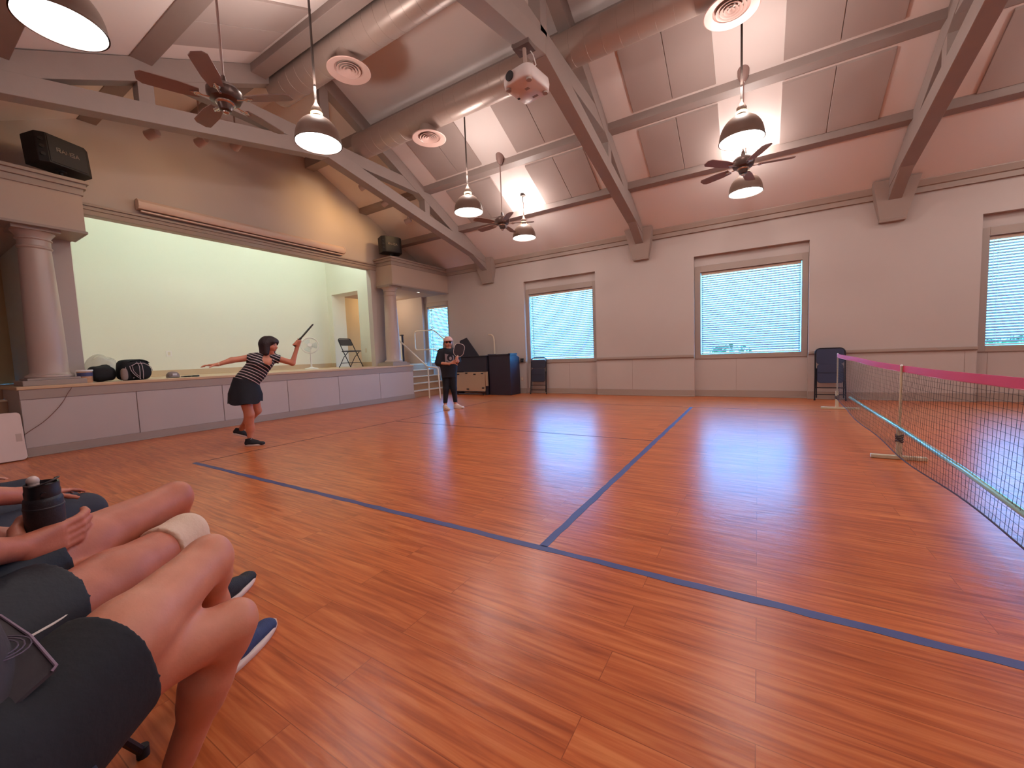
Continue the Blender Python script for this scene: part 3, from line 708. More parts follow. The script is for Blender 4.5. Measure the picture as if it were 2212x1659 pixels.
# ------------------------------------------------------------------ furniture and loose things
m_seat = M('chair_vinyl', '#2a2b3d', 0.5); m_mesh = M('chair_mesh', '#3a373c', 0.8); m_frame = M('chair_frame', '#1d1c24', 0.35, metal=0.3)
def rrect(w, h, r, z0=0.0, n=5, top_arc=0.0):
    """rounded rectangle outline in (x, z)"""
    out = []
    for cx, cz, a0 in ((w/2-r, z0+h-r, 0), (-w/2+r, z0+h-r, PI/2), (-w/2+r, z0+r, PI), (w/2-r, z0+r, 1.5*PI)):
        for k in range(n+1):
            a = a0+PI/2*k/n; x = cx+r*math.cos(a); z = cz+r*math.sin(a)
            if top_arc and z > z0+h/2: z += top_arc*(1-(2*x/w)**2)
            out.append((x, z))
    return out
def folded_chair(x, y, rz, label, handle, lean=0.11, col=None):
    sm = col or m_seat
    t = thing('folding_chair', label, 'folding chair', (x, y, 0), rz, group='folding chairs')
    # the chair leans on the wall: local +Y is towards the wall
    A = Matrix.Rotation(-lean, 4, 'X')
    def T(f): return f.xform(A)
    w = 0.45; H = 1.00
    pts = [(-w/2-0.01, 0, 0.012), (-w/2, 0, 0.45), (-w/2, 0, H-0.09)]
    for k in range(7):
        a = PI-k/6*PI/2; pts.append((-w/2+0.08+0.08*math.cos(a), 0, H-0.08+0.08*math.sin(a)))
    pts += [(-q[0], q[1], q[2]) for q in reversed(pts)]
    T(MB().tube(pts, 0.0115, 8)).build('front_frame', m_frame, t, 40)
    z0, z1 = (0.715, 0.93) if handle else (0.70, 0.985)
    f = MB(); f.prism(rrect(w-0.03, z1-z0, 0.05, z0, top_arc=0.012), -0.016, 0.010, 'XZ'); T(f).build('backrest', sm, t, 30, 0.004)
    f = MB(); f.prism(rrect(w-0.055, 0.36, 0.05, 0.335, top_arc=0.014), -0.042, -0.014, 'XZ'); T(f).build('seat', sm, t, 30, 0.006)
    f = MB(); f.box((-w/2+0.035, -0.046, 0.525), (w/2-0.035, -0.042, 0.532)); T(f).build('seat_seam', m_frame, t, 0)
    for sx in (-1, 1):
        f = MB(); f.tube([(sx*(w/2-0.022), 0.012, 0.62), (sx*(w/2-0.02), 0.016, 0.3), (sx*(w/2-0.02), 0.02, 0.05)], 0.010, 8); T(f).build('rear_leg', m_frame, t, 40)
        f = MB(); f.cyl((sx*(w/2+0.01), 0, -0.002), (sx*(w/2+0.01), 0, 0.03), 0.015, n=10); T(f).build('foot_cap', m_black, t, 40)
    for z, yy in ((0.245, 0.002), (0.115, 0.016)):
        f = MB(); f.cyl((-w/2, yy, z), (w/2, yy, z), 0.009, n=8); T(f).build('crossbar', m_frame, t, 40)
    return t
folded_chair(-5.13, 9.715, 0.10, 'dark folded folding chair leaning under the window beside the lectern', True)
folded_chair(1.175, 9.60, 0.0, 'navy folded folding chair leaning on the wall behind the net post', False, col=M('chair_navy', '#2b2f4c', 0.5))

def open_chair(loc, rz, label, mesh=False, back=True):
    """local facing is -Y"""
    t = thing('folding_chair', label, 'folding chair', loc, rz, group='folding chairs')
    w = 0.44; bm = m_mesh if mesh else m_seat
    pts = [(-w/2, -0.20, 0.012), (-w/2, 0.02, 0.40), (-w/2, 0.20, 0.74)]
    for k in range(7):
        a = PI-k/6*PI/2; pts.append((-w/2+0.06+0.06*math.cos(a), 0.20+0.02*k/6, 0.74+0.06*math.sin(a)))
    pts += [(-q[0], q[1], q[2]) for q in reversed(pts)]
    MB().tube(pts, 0.0115, 8).build('front_frame', m_frame, t, 40)
    for sx in (-1, 1):
        MB().tube([(sx*(w/2-0.025), 0.25, 0.012), (sx*(w/2-0.025), 0.06, 0.28), (sx*(w/2-0.025), -0.12, 0.42)], 0.010, 8).build('rear_leg', m_frame, t, 40)
        for yy, xx in ((-0.20, w/2), (0.25, w/2-0.025)): MB().cyl((sx*xx, yy, 0), (sx*xx, yy, 0.03), 0.015, n=10).build('foot_cap', m_black, t, 40)
    f = MB(); f.loft([[(x, yv-0.02, 0.425) for x, yv in rrect(w-0.05, 0.39, 0.06, -0.21)], [(x, yv-0.02, 0.448) for x, yv in rrect(w-0.045, 0.40, 0.06, -0.215)], [(x*0.9, yv*0.9-0.02, 0.458) for x, yv in rrect(w-0.05, 0.39, 0.06, -0.21)]])
    f.build('seat', m_seat, t, 40)
    f = MB(); n = len(rrect(w-0.03, 0.2, 0.05)); pr = rrect(w-0.03, 0.185, 0.05, 0.60, top_arc=-0.01)
    f.loft([[(x, 0.125+0.45*(z-0.60)+0.02-0.16*x*x, z) for x, z in pr], [(x, 0.105+0.45*(z-0.60)+0.02-0.16*x*x, z) for x, z in pr]]); f.build('backrest', bm, t, 40)
    f = MB(); f.cyl((-w/2, -0.14, 0.12), (w/2, -0.14, 0.12), 0.009, n=8); f.build('crossbar', m_frame, t, 40)
    f = MB(); f.cyl((-w/2+0.02, 0.18, 0.12), (w/2-0.02, 0.18, 0.12), 0.009, n=8); f.build('crossbar', m_frame, t, 40)
    return t
open_chair((-9.72, 7.26, SZ), math.radians(96), 'open black folding chair standing on the stage', mesh=True)
open_chair((-1.05, -0.08, 0), PI, 'navy folding chair under the nearest seated person')
open_chair((-1.585, 0.055, 0), PI+math.radians(30), 'navy folding chair under the seated person with the bottle')
open_chair((-2.34, 0.03, 0), PI, 'navy folding chair under the seated person in navy trousers')
open_chair((-3.03, 0.03, 0), PI, 'navy folding chair at the left edge under the person with the fingertips')

# black desk, lectern and what stands around them
m_desk = M('desk_black', '#2c2733', 0.55); m_lect = M('lectern_black', '#2b2130', 0.5, noise=0.1, nscale=3)
t = thing('desk', 'long black desk with a raised lid behind the standing player', 'desk', (-7.06, 9.42, 0))
MB().box((-0.56, -0.22, 0.66), (0.58, 0.14, 1.085)).build('body', m_desk, t, 0, 0.01)
MB().box((-0.58, -0.25, 1.085), (0.60, 0.15, 1.115)).build('desktop', m_desk, t, 0, 0.006)
for sx in (-0.56, 0.52): MB().box((sx, -0.21, 0), (sx+0.06, 0.13, 0.66)).build('leg', m_desk, t, 0, 0.006)
f = MB(); f.add([(-0.58, 0.08, 1.112), (0.12, 0.08, 1.112), (-0.32, 0.10, 1.66), (-0.58, 0.10, 1.58), (-0.58, 0.11, 1.112), (0.12, 0.11, 1.112), (-0.32, 0.13, 1.66), (-0.58, 0.13, 1.58)], [(0,1,2,3),(7,6,5,4),(0,4,5,1),(1,5,6,2),(2,6,7,3),(3,7,4,0)]); f.build('lid', m_desk, t, 0, 0.005)
t = thing('lectern', 'tall dark lectern standing at the right end of the desk', 'lectern', (-6.07, 9.50, 0))
f = MB(); f.prism([(-0.24, 0), (0.27, 0), (0.27, 1.02), (0.10, 1.10), (-0.24, 1.10)], -0.36, 0.34, 'YZ'); f.build('body', m_lect, t, 0, 0.008)
MB().box((-0.375, -0.26, 1.10), (-0.34, 0.12, 1.145)).box((0.30, -0.26, 1.10), (0.36, 0.12, 1.145)).box((-0.375, -0.26, 1.10), (0.36, -0.235, 1.135)).build('top_rim', m_lect, t, 0, 0.004)
f = MB(); f.prism([(0.10, 1.103), (0.27, 1.023), (0.27, 1.028), (0.10, 1.108)], -0.34, 0.33, 'YZ'); f.build('sloped_top', M('lectern_top', '#8890a8', 0.25), t, 0)
f = MB(); f.box((0.34, 0.02, 0.93), (0.347, 0.25, 0.95)); f.build('side_slot', m_black, t, 0)
t = thing('folded_cart', 'cream board with black clips leaning under the desk', 'folded board', (-7.03, 9.14, 0))
A = Matrix.Rotation(-0.06, 4, 'X')
f = MB(); f.prism(rrect(1.06, 0.54, 0.02, 0.11), -0.012, 0.012, 'XZ'); f.xform(A).build('board', M('board_cream', '#b2947b', 0.5), t, 0)
for u, v in ((0.09, 0.90), (0.37, 0.95), (0.65, 0.89), (0.90, 0.93), (0.42, 0.11), (0.93, 0.17)):
    f = MB(); f.box((-0.53+1.06*u-0.04, -0.022, 0.11+0.54*v-0.016), (-0.53+1.06*u+0.04, -0.010, 0.11+0.54*v+0.016)); f.xform(A).build('clip', m_black, t, 0, 0.004)
f = MB(); f.cyl((-0.5, 0.0, 0.03), (0.5, 0.0, 0.03), 0.013, n=8).cyl((-0.5, 0.03, 0.09), (0.5, 0.03, 0.09), 0.011, n=8); f.build('lower_frame', M('cart_grey', '#6d6470', 0.4, metal=0.5), t, 40)
for sx in (-0.45, 0.47): f = MB(); f.cyl((sx, -0.02, 0.03), (sx, 0.02, 0.03), 0.03, n=14); f.build('caster', m_black, t, 40)
f = MB(); f.box((0.555, -0.01, 0.26), (0.60, 0.06, 0.66)); f.build('side_board', M('board_cream', '#b2947b'), t, 0, 0.004)
t = tag(MB().tube([(-6.515, 9.70, 0.0), (-6.515, 9.70, 1.45), (-6.52, 9.70, 1.58), (-6.545, 9.70, 1.66), (-6.60, 9.70, 1.70), (-6.70, 9.70, 1.72)], 0.022, 10).build('bent_pipe', m_cream, smooth=40), 'cream bent pipe standing behind the black desk', 'pipe')
t = thing('outlet_box', 'black outlet box on the wall beside the lectern', 'outlet', (-5.67, YB, 0.935))
MB().box((-0.05, -0.04, -0.055), (0.05, -0.001, 0.055)).build('box', m_black, t, 0, 0.006); MB().box((-0.02, -0.043, -0.02), (0.02, -0.04, 0.02)).build('socket', M('socket_grey', '#4a464a'), t, 0)
def plate(loc, ax, label, w=0.075, h=0.12, mm=None):
    t = thing('wall_plate', label, 'wall plate', loc)
    f = MB(); g = MB()
    if ax == 'x': f.box((0.001, -w/2, -h/2), (0.009, w/2, h/2)); g.box((0.008, -w*0.22, -h*0.30), (0.011, w*0.22, h*0.30))
    else: f.box((-w/2, -0.009, -h/2), (w/2, -0.001, h/2)); g.box((-w*0.22, -0.011, -h*0.30), (w*0.22, -0.008, h*0.30))
    f.build('plate', mm or m_white, t, 0, 0.002); g.build('socket', M('plate_cream', '#d8cdb8', 0.5), t, 0)
plate((XB, 3.636, 1.42), 'x', 'square white wall plate on the stage back wall', 0.10, 0.125)
plate((-9.49, 7.60, 1.387), 'y', 'cream wall outlet behind the chair on the stage', mm=M('plate_cream', '#d8cdb8', 0.5))
plate((-5.70, YB, 0.415), 'y', 'small outlet low on the wall right of the lectern', mm=M('plate_pink', '#c0a090', 0.5))

# stair rails
m_railm = M('rail_cream', '#d9c8b4', 0.35)
def smooth_path(pts, r=0.08, n=5):
    P = [Vector(p) for p in pts]; out = [P[0]]
    for k in range(1, len(P)-1):
        a = (P[k-1]-P[k]); b = (P[k+1]-P[k]); ra = min(r, a.length*0.45, b.length*0.45)
        p0 = P[k]+a.normalized()*ra; p1 = P[k]+b.normalized()*ra
        for q in range(n+1):
            s = q/n; out.append(p0*(1-s)**2+P[k]*2*s*(1-s)+p1*s*s)
    return out+[P[-1]]
t = thing('stair_rail', 'cream pipe handrail along the stage side of the stairs', 'handrail', (-7.62, 8.17, 0))
MB().tube(smooth_path([(-9.45, 8.17, 2.02), (-9.05, 8.17, 1.86), (-7.72, 8.17, 0.865), (-7.34, 8.17, 0.83), (-7.31, 8.17, 0.0)], 0.07), 0.021, 10).build('handrail', m_railm, t, 40, world=True)
MB().cyl((-7.70, 8.17, 0.0), (-7.70, 8.17, 0.86), 0.019, n=10).build('post', m_railm, t, 40, world=True)
MB().cyl((-9.20, 8.17, SZ), (-9.20, 8.17, 1.93), 0.019, n=10).build('post', m_railm, t, 40, world=True)
t = thing('stair_rail', 'looped cream pipe rail on the window side of the stairs', 'handrail', (-8.75, 9.60, SZ))
MB().tube(smooth_path([(-7.60, 9.60, 1.10), (-8.72, 9.60, 1.98), (-9.56, 9.60, 1.98), (-9.56, 9.60, 1.37), (-8.70, 9.60, 1.38), (-7.75, 9.60, 0.65)], 0.12, 7), 0.021, 10).build('handrail', m_railm, t, 40, world=True)
for x, z0, z1 in ((-8.92, 0.75, 1.37), (-7.85, 0.19, 0.74), (-7.60, 0.0, 1.10)):
    MB().cyl((x, 9.60, z0), (x, 9.60, z1), 0.018, n=10).build('post', m_railm, t, 40, world=True)
t = thing('leaning_board', 'tall white board with a dark edge leaning in the stair recess', 'board', (-10.16, 9.55, SZ))
MB().box((-0.14, -0.02, 0.0), (0.07, 0.02, 0.93)).build('panel', m_white, t, 0, 0.004); MB().box((0.07, -0.03, 0.0), (0.10, 0.03, 0.96)).box((0.02, -0.04, 0.94), (0.11, 0.04, 0.97)).build('edge', m_desk, t, 0)

# pickleball net
NX = 1.12
m_pvc = M('pvc_cream', '#c9bda0', 0.4); m_green = M('net_tube', '#9fbfa8', 0.22, metal=0.25); m_cord = M('net_cord', '#2b2730', 0.8); m_band = M('net_band', '#c8283f', 0.6)
t = thing('sports_net', 'portable court net with a red top band at the right edge', 'net', (NX, 5.0, 0))
NY0, NY1 = 1.62, 8.38
def ntop(y): 
    s = (y-5.0)/3.38; return 0.862+0.045*abs(s)**1.3
def nbot(y): return 0.075+0.012*math.sin(y*2.3)+0.10*max(0, (y-6.2)/2.2)**1.5
def nx_(y, v): return -0.012*math.sin(y*3.1+v*2)-0.03*(1-v)*math.sin((y-NY0)/(NY1-NY0)*PI)
f = MB(); NV = 150; rows = 19
def NP(k, v):
    y = NY0+(NY1-NY0)*k/NV; z = nbot(y)+(ntop(y)-nbot(y))*v; j = 0.006*math.sin(k*1.7+v*9)
    return (nx_(y, v), y-5.0+j, z)
for k in range(NV+1): f.tube([NP(k, q/rows) for q in range(rows+1)], 0.0011, 3, cap=False)
for q in range(rows): f.tube([NP(k, q/rows) for k in range(NV+1)], 0.0011, 3, cap=False)
o = f.build('net_mesh', m_cord, t, 0, fix=False); part_label(o, 'thin black knotted net')
f = MB(); rng = []
for k in range(61):
    y = NY0+(NY1-NY0)*k/60; z = ntop(y); w = 0.006+0.002*math.sin(k*1.9); x = nx_(y, 1)
    rng.append([(x-w, y-5, z-0.050), (x+w, y-5, z-0.050), (x+0.004, y-5, z+0.006), (x-0.004, y-5, z+0.006)])
f.loft(rng); part_label(f.build('top_band', m_band, t, 40), 'red fabric top band')
f = MB(); f.tube([(nx_(y, 1)-0.003*math.sin(y*5), y-5, ntop(y)-0.052) for y in np.linspace(NY0, NY1, 50)], 0.004, 6); f.build('band_hem', M('band_pale', '#d99a98', 0.6), t, 40)
f = MB(); f.tube([NP(k, 0) for k in range(0, NV+1, 3)], 0.005, 6); f.build('bottom_cord', M('cord_dark', '#43232a', 0.7), t, 40)
f = MB(); f.tube([(0.02, 7.45-5, 0.30), (0.0, 6.2-5, 0.300), (0.0, 5.0-5, 0.292), (0.0, 3.6-5, 0.262), (0.0, 2.9-5, 0.228), (0.0, 1.62-5, 0.18)], 0.018, 12); part_label(f.build('cross_tube', m_green, t, 40), 'greenish metal cross tube')
for yy, x0, x1 in ((8.40, -0.21, 0.29), (4.97, -0.20, 0.19), (1.62, -0.25, 0.25)):
    MB().box((x0, yy-5-0.022, 0.0), (x1, yy-5+0.022, 0.035)).build('foot_bar', m_pvc, t, 0, 0.006)
    f = MB(); f.cyl((0, yy-5, 0.03), (0, yy-5, 0.30), 0.022, n=14).cyl((0, yy-5, 0.30), (0, yy-5, ntop(yy)-0.002), 0.010, n=12); f.build('post', m_pvc, t, 40)
    f = MB()
    for s in range(4): f.tube([(0.026*math.cos(a), yy-5+0.026*math.sin(a), 0.17+0.018*s+0.006*math.sin(2*a+s)) for a in np.linspace(0, 2*PI, 12)[:-1]], 0.006, 5, closed=True)
    f.build('strap', M('strap_dark', '#4b3838', 0.8), t, 40)
    MB().sphere((0, yy-5, ntop(yy)+0.004), 0.012).build('post_cap', m_white, t, 40)

# things on the stage
# pedestal fan
t = thing('pedestal_fan', 'white pedestal fan standing on the stage floor', 'fan', (-9.88, 6.17, SZ))
MB().lathe([(0.001, 0.0), (0.17, 0.0), (0.17, 0.012), (0.13, 0.028), (0.05, 0.045), (0.03, 0.06)], n=36, close=False).build('base', m_white, t, 40)
MB().cyl((0, 0, 0.05), (0, 0, 0.30), 0.02, n=12).cyl((0, 0, 0.28), (0, 0, 0.45), 0.014, n=12).build('pole', m_white, t, 40)
hd = Vector((0.78, -0.50, 0.22)).normalized(); hc = Vector((0, 0, 0.60))
MB().cyl(hc-hd*0.14, hc-hd*0.02, 0.055, 0.075, n=20).tube([(0, 0, 0.44), hc-hd*0.09], 0.022, 8).build('motor_housing', m_white, t, 40)
f = MB(); xx, yy, dd = f.frame_of(hd)
for R_, o_ in ((0.205, 0.01), (0.205, 0.03), (0.205, 0.05)):
    f.tube([hc+hd*o_+xx*(R_*math.cos(a))+yy*(R_*math.sin(a)) for a in np.linspace(0, 2*PI, 41)[:-1]], 0.010, 6, closed=True)
f.build('grille_rim', m_white, t, 40)
f = MB()
for side, s0 in ((1, 0.085), (-1, -0.01)):
    for k in range(36):
        a = 2*PI*k/36; d_ = xx*math.cos(a)+yy*math.sin(a)
        f.tube([hc+hd*(s0)+d_*0.045, hc+hd*(s0*0.95)+d_*0.12, hc+hd*0.03+d_*0.204], 0.0018, 4)
    for rr in (0.09, 0.14, 0.18): f.tube([hc+hd*(s0*(1-0.6*(rr/0.2)**3)+0.01)+xx*(rr*math.cos(a))+yy*(rr*math.sin(a)) for a in np.linspace(0, 2*PI, 33)[:-1]], 0.0018, 4, closed=True)
f.build('grille_wires', M('fan_wire', '#e8e6e0', 0.4), t, 40, fix=False)
MB().cyl(hc+hd*0.075, hc+hd*0.095, 0.048, n=24).build('hub_cap', m_white, t, 40)
for k in range(3):
    f = MB(); a0 = 2*PI*k/3; rg = []
    for u in np.linspace(0.03, 0.175, 6):
        w = 0.55*(1-((u-0.11)/0.16)**2); rg.append([hc+hd*(0.03+0.02*s)+xx*(u*math.cos(a0+w*s))+yy*(u*math.sin(a0+w*s)) for s in (-1, -0.3, 0.3, 1)])
    vs = [v for r_ in rg for v in r_]; vs2 = [v+hd*0.002 for v in vs]; n_ = len(vs)
    fs = [(i*4+j, i*4+j+1, i*4+j+5, i*4+j+4) for i in range(5) for j in range(3)]
    f.add(vs+vs2, fs+[tuple(n_+q for q in reversed(g)) for g in fs]); f.build('blade', M('fan_blade_clear', '#d5dbd6', 0.25), t, 40)

# soft bags
def pillow(f, c, r, p=2.6, n=28, m=16, fn=None):
    vs = []
    for i in range(m+1):
        v = -PI/2+PI*i/m
        for k in range(n):
            u = 2*PI*k/n; e = 2/p
            sg = lambda q: math.copysign(abs(q)**e, q)
            x = r[0]*sg(math.cos(v))*sg(math.cos(u)); y = r[1]*sg(math.cos(v))*sg(math.sin(u)); z = r[2]*sg(math.sin(v))
            q = Vector((x, y, z))
            if fn: q = fn(q)
            vs.append(Vector(c)+q)
    return f.add(vs, [(i*n+k, i*n+(k+1) % n, (i+1)*n+(k+1) % n, (i+1)*n+k) for i in range(m) for k in range(n)])
m_bag = M('bag_black', '#0f0d12', 0.75, bump=0.3, bscale=25); m_pipe = M('bag_piping', '#b9a8ac', 0.6); m_pouch = M('bag_pouch', '#8d7a72', 0.7)
t = thing('sports_bag', 'small plain black bag on the stage edge', 'bag', (-8.56, 1.955, SZ))
f = MB(); pillow(f, (0, 0, 0.125), (0.14, 0.150, 0.125), 3.2, fn=lambda q: Vector((q.x, q.y, q.z*(1-0.12*abs(q.y)/0.16)+0.008*math.sin(q.y*40)))); f.build('body', m_bag, t, 60)
MB().tube([(0.05, -0.04, 0.225), (0.055, 0.0, 0.25), (0.05, 0.05, 0.255), (0.04, 0.09, 0.235)], 0.014, 8, flat=0.5).build('handle', m_bag, t, 40)
MB().tube([(0.10, -0.13, 0.12), (0.125, 0, 0.17), (0.10, 0.14, 0.14)], 0.004, 5).build('zipper', M('zip_dark', '#221f26', 0.5), t, 40)
t = thing('duffel_bag', 'black duffel bag with white piping on the stage edge', 'bag', (-8.50, 2.305, SZ))
f = MB(); pillow(f, (0, 0, 0.165), (0.17, 0.195, 0.165), 4.5, fn=lambda q: Vector((q.x*(1-0.15*(q.z/0.165+1)/2), q.y*(1-0.10*(q.z/0.165+1)/2), q.z))); f.build('body', m_bag, t, 60)
f = MB(); pillow(f, (0.15, 0.05, 0.13), (0.06, 0.13, 0.115), 2.6); f.build('front_pocket', m_bag, t, 60)
f = MB()
f.tube([(0.212, 0.015, 0.02), (0.218, 0.02, 0.12), (0.20, 0.025, 0.21), (0.175, 0.02, 0.25), (0.12, 0.01, 0.298)], 0.005, 6); f.tube([(0.212, 0.055, 0.02), (0.218, 0.06, 0.12), (0.20, 0.062, 0.21), (0.175, 0.06, 0.25), (0.12, 0.06, 0.298)], 0.005, 6)
f.tube([(0.19, -0.07, 0.225), (0.185, -0.04, 0.24), (0.17, -0.005, 0.262), (0.17, 0.09, 0.262), (0.18, 0.13, 0.235), (0.185, 0.17, 0.20), (0.17, 0.19, 0.14)], 0.005, 6)
f.tube([(0.18, -0.085, 0.225), (0.195, -0.075, 0.15), (0.205, -0.045, 0.09), (0.205, 0.0, 0.04), (0.19, 0.03, 0.015)], 0.005, 6); f.tube([(0.185, -0.055, 0.22), (0.20, -0.05, 0.15), (0.212, -0.02, 0.09), (0.205, 0.02, 0.05)], 0.004, 6)
f.tube([(0.168, -0.13, 0.21), (0.172, -0.125, 0.12), (0.172, -0.13, 0.04)], 0.003, 6); f.tube([(0.17, -0.05, 0.03), (0.178, -0.03, 0.09)], 0.006, 6)
f.build('white_piping', m_pipe, t, 40)
MB().tube([(0.13, -0.09, 0.28), (0.14, -0.05, 0.305), (0.14, 0.05, 0.318), (0.13, 0.13, 0.30), (0.12, 0.17, 0.27)], 0.014, 8, flat=0.5).build('carry_handle', m_bag, t, 40)
t2 = f = MB(); pillow(f, (0.155, -0.15, 0.095), (0.045, 0.042, 0.095), 2.8); f.build('bottle_pouch', m_pouch, t, 60)
# clear plastic bag, tub
t = thing('plastic_bag', 'clear crumpled plastic bag behind the black bag on stage', 'plastic bag', (-9.02, 2.06, SZ))
f = MB(); rnd = random.Random(5)
pillow(f, (0, 0, 0.21), (0.16, 0.18, 0.21), 2.2, 36, 20, fn=lambda q: q*(1+0.07*math.sin(q.x*31+q.z*17)+0.06*math.sin(q.y*27-q.z*23)))
f.build('film', M('clear_film', '#e4e4dc', 0.12, trans=0.35, alpha=0.55), t, 60)
t = thing('plastic_tub', 'white-lidded tub with a blue label by the left column', 'tub', (-8.42, 1.745, SZ))
MB().lathe([(0.001, 0), (0.072, 0.0), (0.078, 0.01), (0.082, 0.17), (0.001, 0.17)], n=28, close=False).build('body', M('tub_clear', '#c99a78', 0.25, noise=0.25, nscale=30), t, 40)
MB().lathe([(0.0805, 0.095), (0.083, 0.15)], n=28, close=False).build('label', M('tub_label', '#45486e', 0.5), t, 40)
MB().lathe([(0.001, 0.19), (0.085, 0.19), (0.088, 0.185), (0.088, 0.168), (0.001, 0.168)], n=28, close=False).build('lid', m_white, t, 40)
# cap
m_cap = M('cap_camo', '#8d7a78', 0.8, noise=0.45, nscale=28)
t = thing('baseball_cap', 'grey patterned cap lying on the stage edge', 'cap', (-8.60, 2.84, SZ))
f = MB(); prof = [(0.088, 0.0), (0.092, 0.03), (0.085, 0.065), (0.06, 0.095), (0.02, 0.108), (0.001, 0.109)]
f.lathe(prof, n=28, close=False).lathe([(r-0.003, z-0.003) for r, z in prof], n=28, close=False); f.build('crown', m_cap, t, 60)
f = MB(); rg = []
for a in np.linspace(-1.15, 1.15, 13):
    rg.append([(q*math.cos(a)*1.0+0.0, q*0.95*math.sin(a), 0.012-0.012*abs(math.sin(a))-0.02*(q > 0.1)*0+th) for q, th in ((0.086, 0.012), (0.125 if abs(a) > 1.1 else 0.15, 0.004), (0.125 if abs(a) > 1.1 else 0.15, 0.008), (0.086, 0.016))])
f.loft(rg); f.build('brim', m_cap, t, 60)
MB().box((0.083, -0.03, 0.04), (0.090, 0.03, 0.075)).build('patch', M('patch_white', '#d8cfd0', 0.6), t, 0)
# spare paddle lying on the stage
def paddle_mesh(face, edge, grip_m, t, L=0.28, Wd=0.20, G=0.115, M4=None):
    M4 = M4 or Matrix.Identity(4)
    pr = []
    for k in range(40):
        a = 2*PI*k/40; x = Wd/2*math.copysign(abs(math.cos(a))**0.62, math.cos(a)); z = L/2*math.copysign(abs(math.sin(a))**0.62, math.sin(a))
        if z < 0: x *= 1-0.35*(z/(L/2))**4
        pr.append((x, z+L/2))
    f = MB(); f.prism(pr, -0.007, 0.007, 'XZ'); f.xform(M4).build('face', face, t, 30)
    f = MB(); f.tube([(x, 0, z) for x, z in pr], 0.008, 6, closed=True); f.xform(M4).build('edge_guard', edge, t, 40)
    f = MB(); f.cyl((0, 0, 0.02), (0, 0, -G), 0.015, 0.0155, n=14).cyl((0, 0, -G), (0, 0, -G-0.01), 0.018, n=14); f.xform(M4).build('grip', grip_m, t, 40)
t = thing('paddle', 'black paddle lying flat on the stage edge', 'paddle', (-8.55, 3.12, SZ+0.012), group='game paddles')
paddle_mesh(m_black, m_black, m_black, t, 0.22, 0.19, M4=Matrix.Rotation(math.radians(-78), 4, 'Z') @ Matrix.Rotation(PI/2, 4, 'X'))
# board leaning at the left end of the stage
t = thing('leaning_table', 'white folding table top leaning at the left end of the stage', 'folding table', (-8.0, 0.35, 0))
A = Matrix.Rotation(math.radians(-14), 4, 'Y')
f = MB(); f.prism([(u, v) for u, v in rrect(1.42, 0.62, 0.045, 0.0)], -0.022, 0.022, 'YZ'); f.xform(Matrix.Translation((0, 0, 0.006)) @ A).build('table_top', M('table_white', '#d3b9b0', 0.5, noise=0.03, nscale=4), t, 30, 0.006)
f = MB(); f.box((0.023, 0.64, 0.24), (0.0245, 0.69, 0.34)); f.xform(Matrix.Translation((0, 0, 0.006)) @ A).build('label_patch', M('table_patch', '#b89e92', 0.6), t, 0)
# cable hanging down the stage front
tag(MB().tube(smooth_path([(XS+0.036, 1.55, SZ-0.05), (XS+0.034, 1.50, 0.80), (XS+0.02, 1.476, 0.735), (XS+0.012, 1.42, 0.64), (XS+0.010, 1.373, 0.575), (XS+0.010, 1.31, 0.50), (XS+0.012, 1.25, 0.44), (XS+0.012, 1.16, 0.37), (XS+0.012, 1.06, 0.29), (XS+0.03, 1.04, 0.25)], 0.03, 3), 0.004, 6).build('cable', M('cable_brown', '#7d5546', 0.6), smooth=40), 'thin brown cable hanging down the stage front', 'cable')
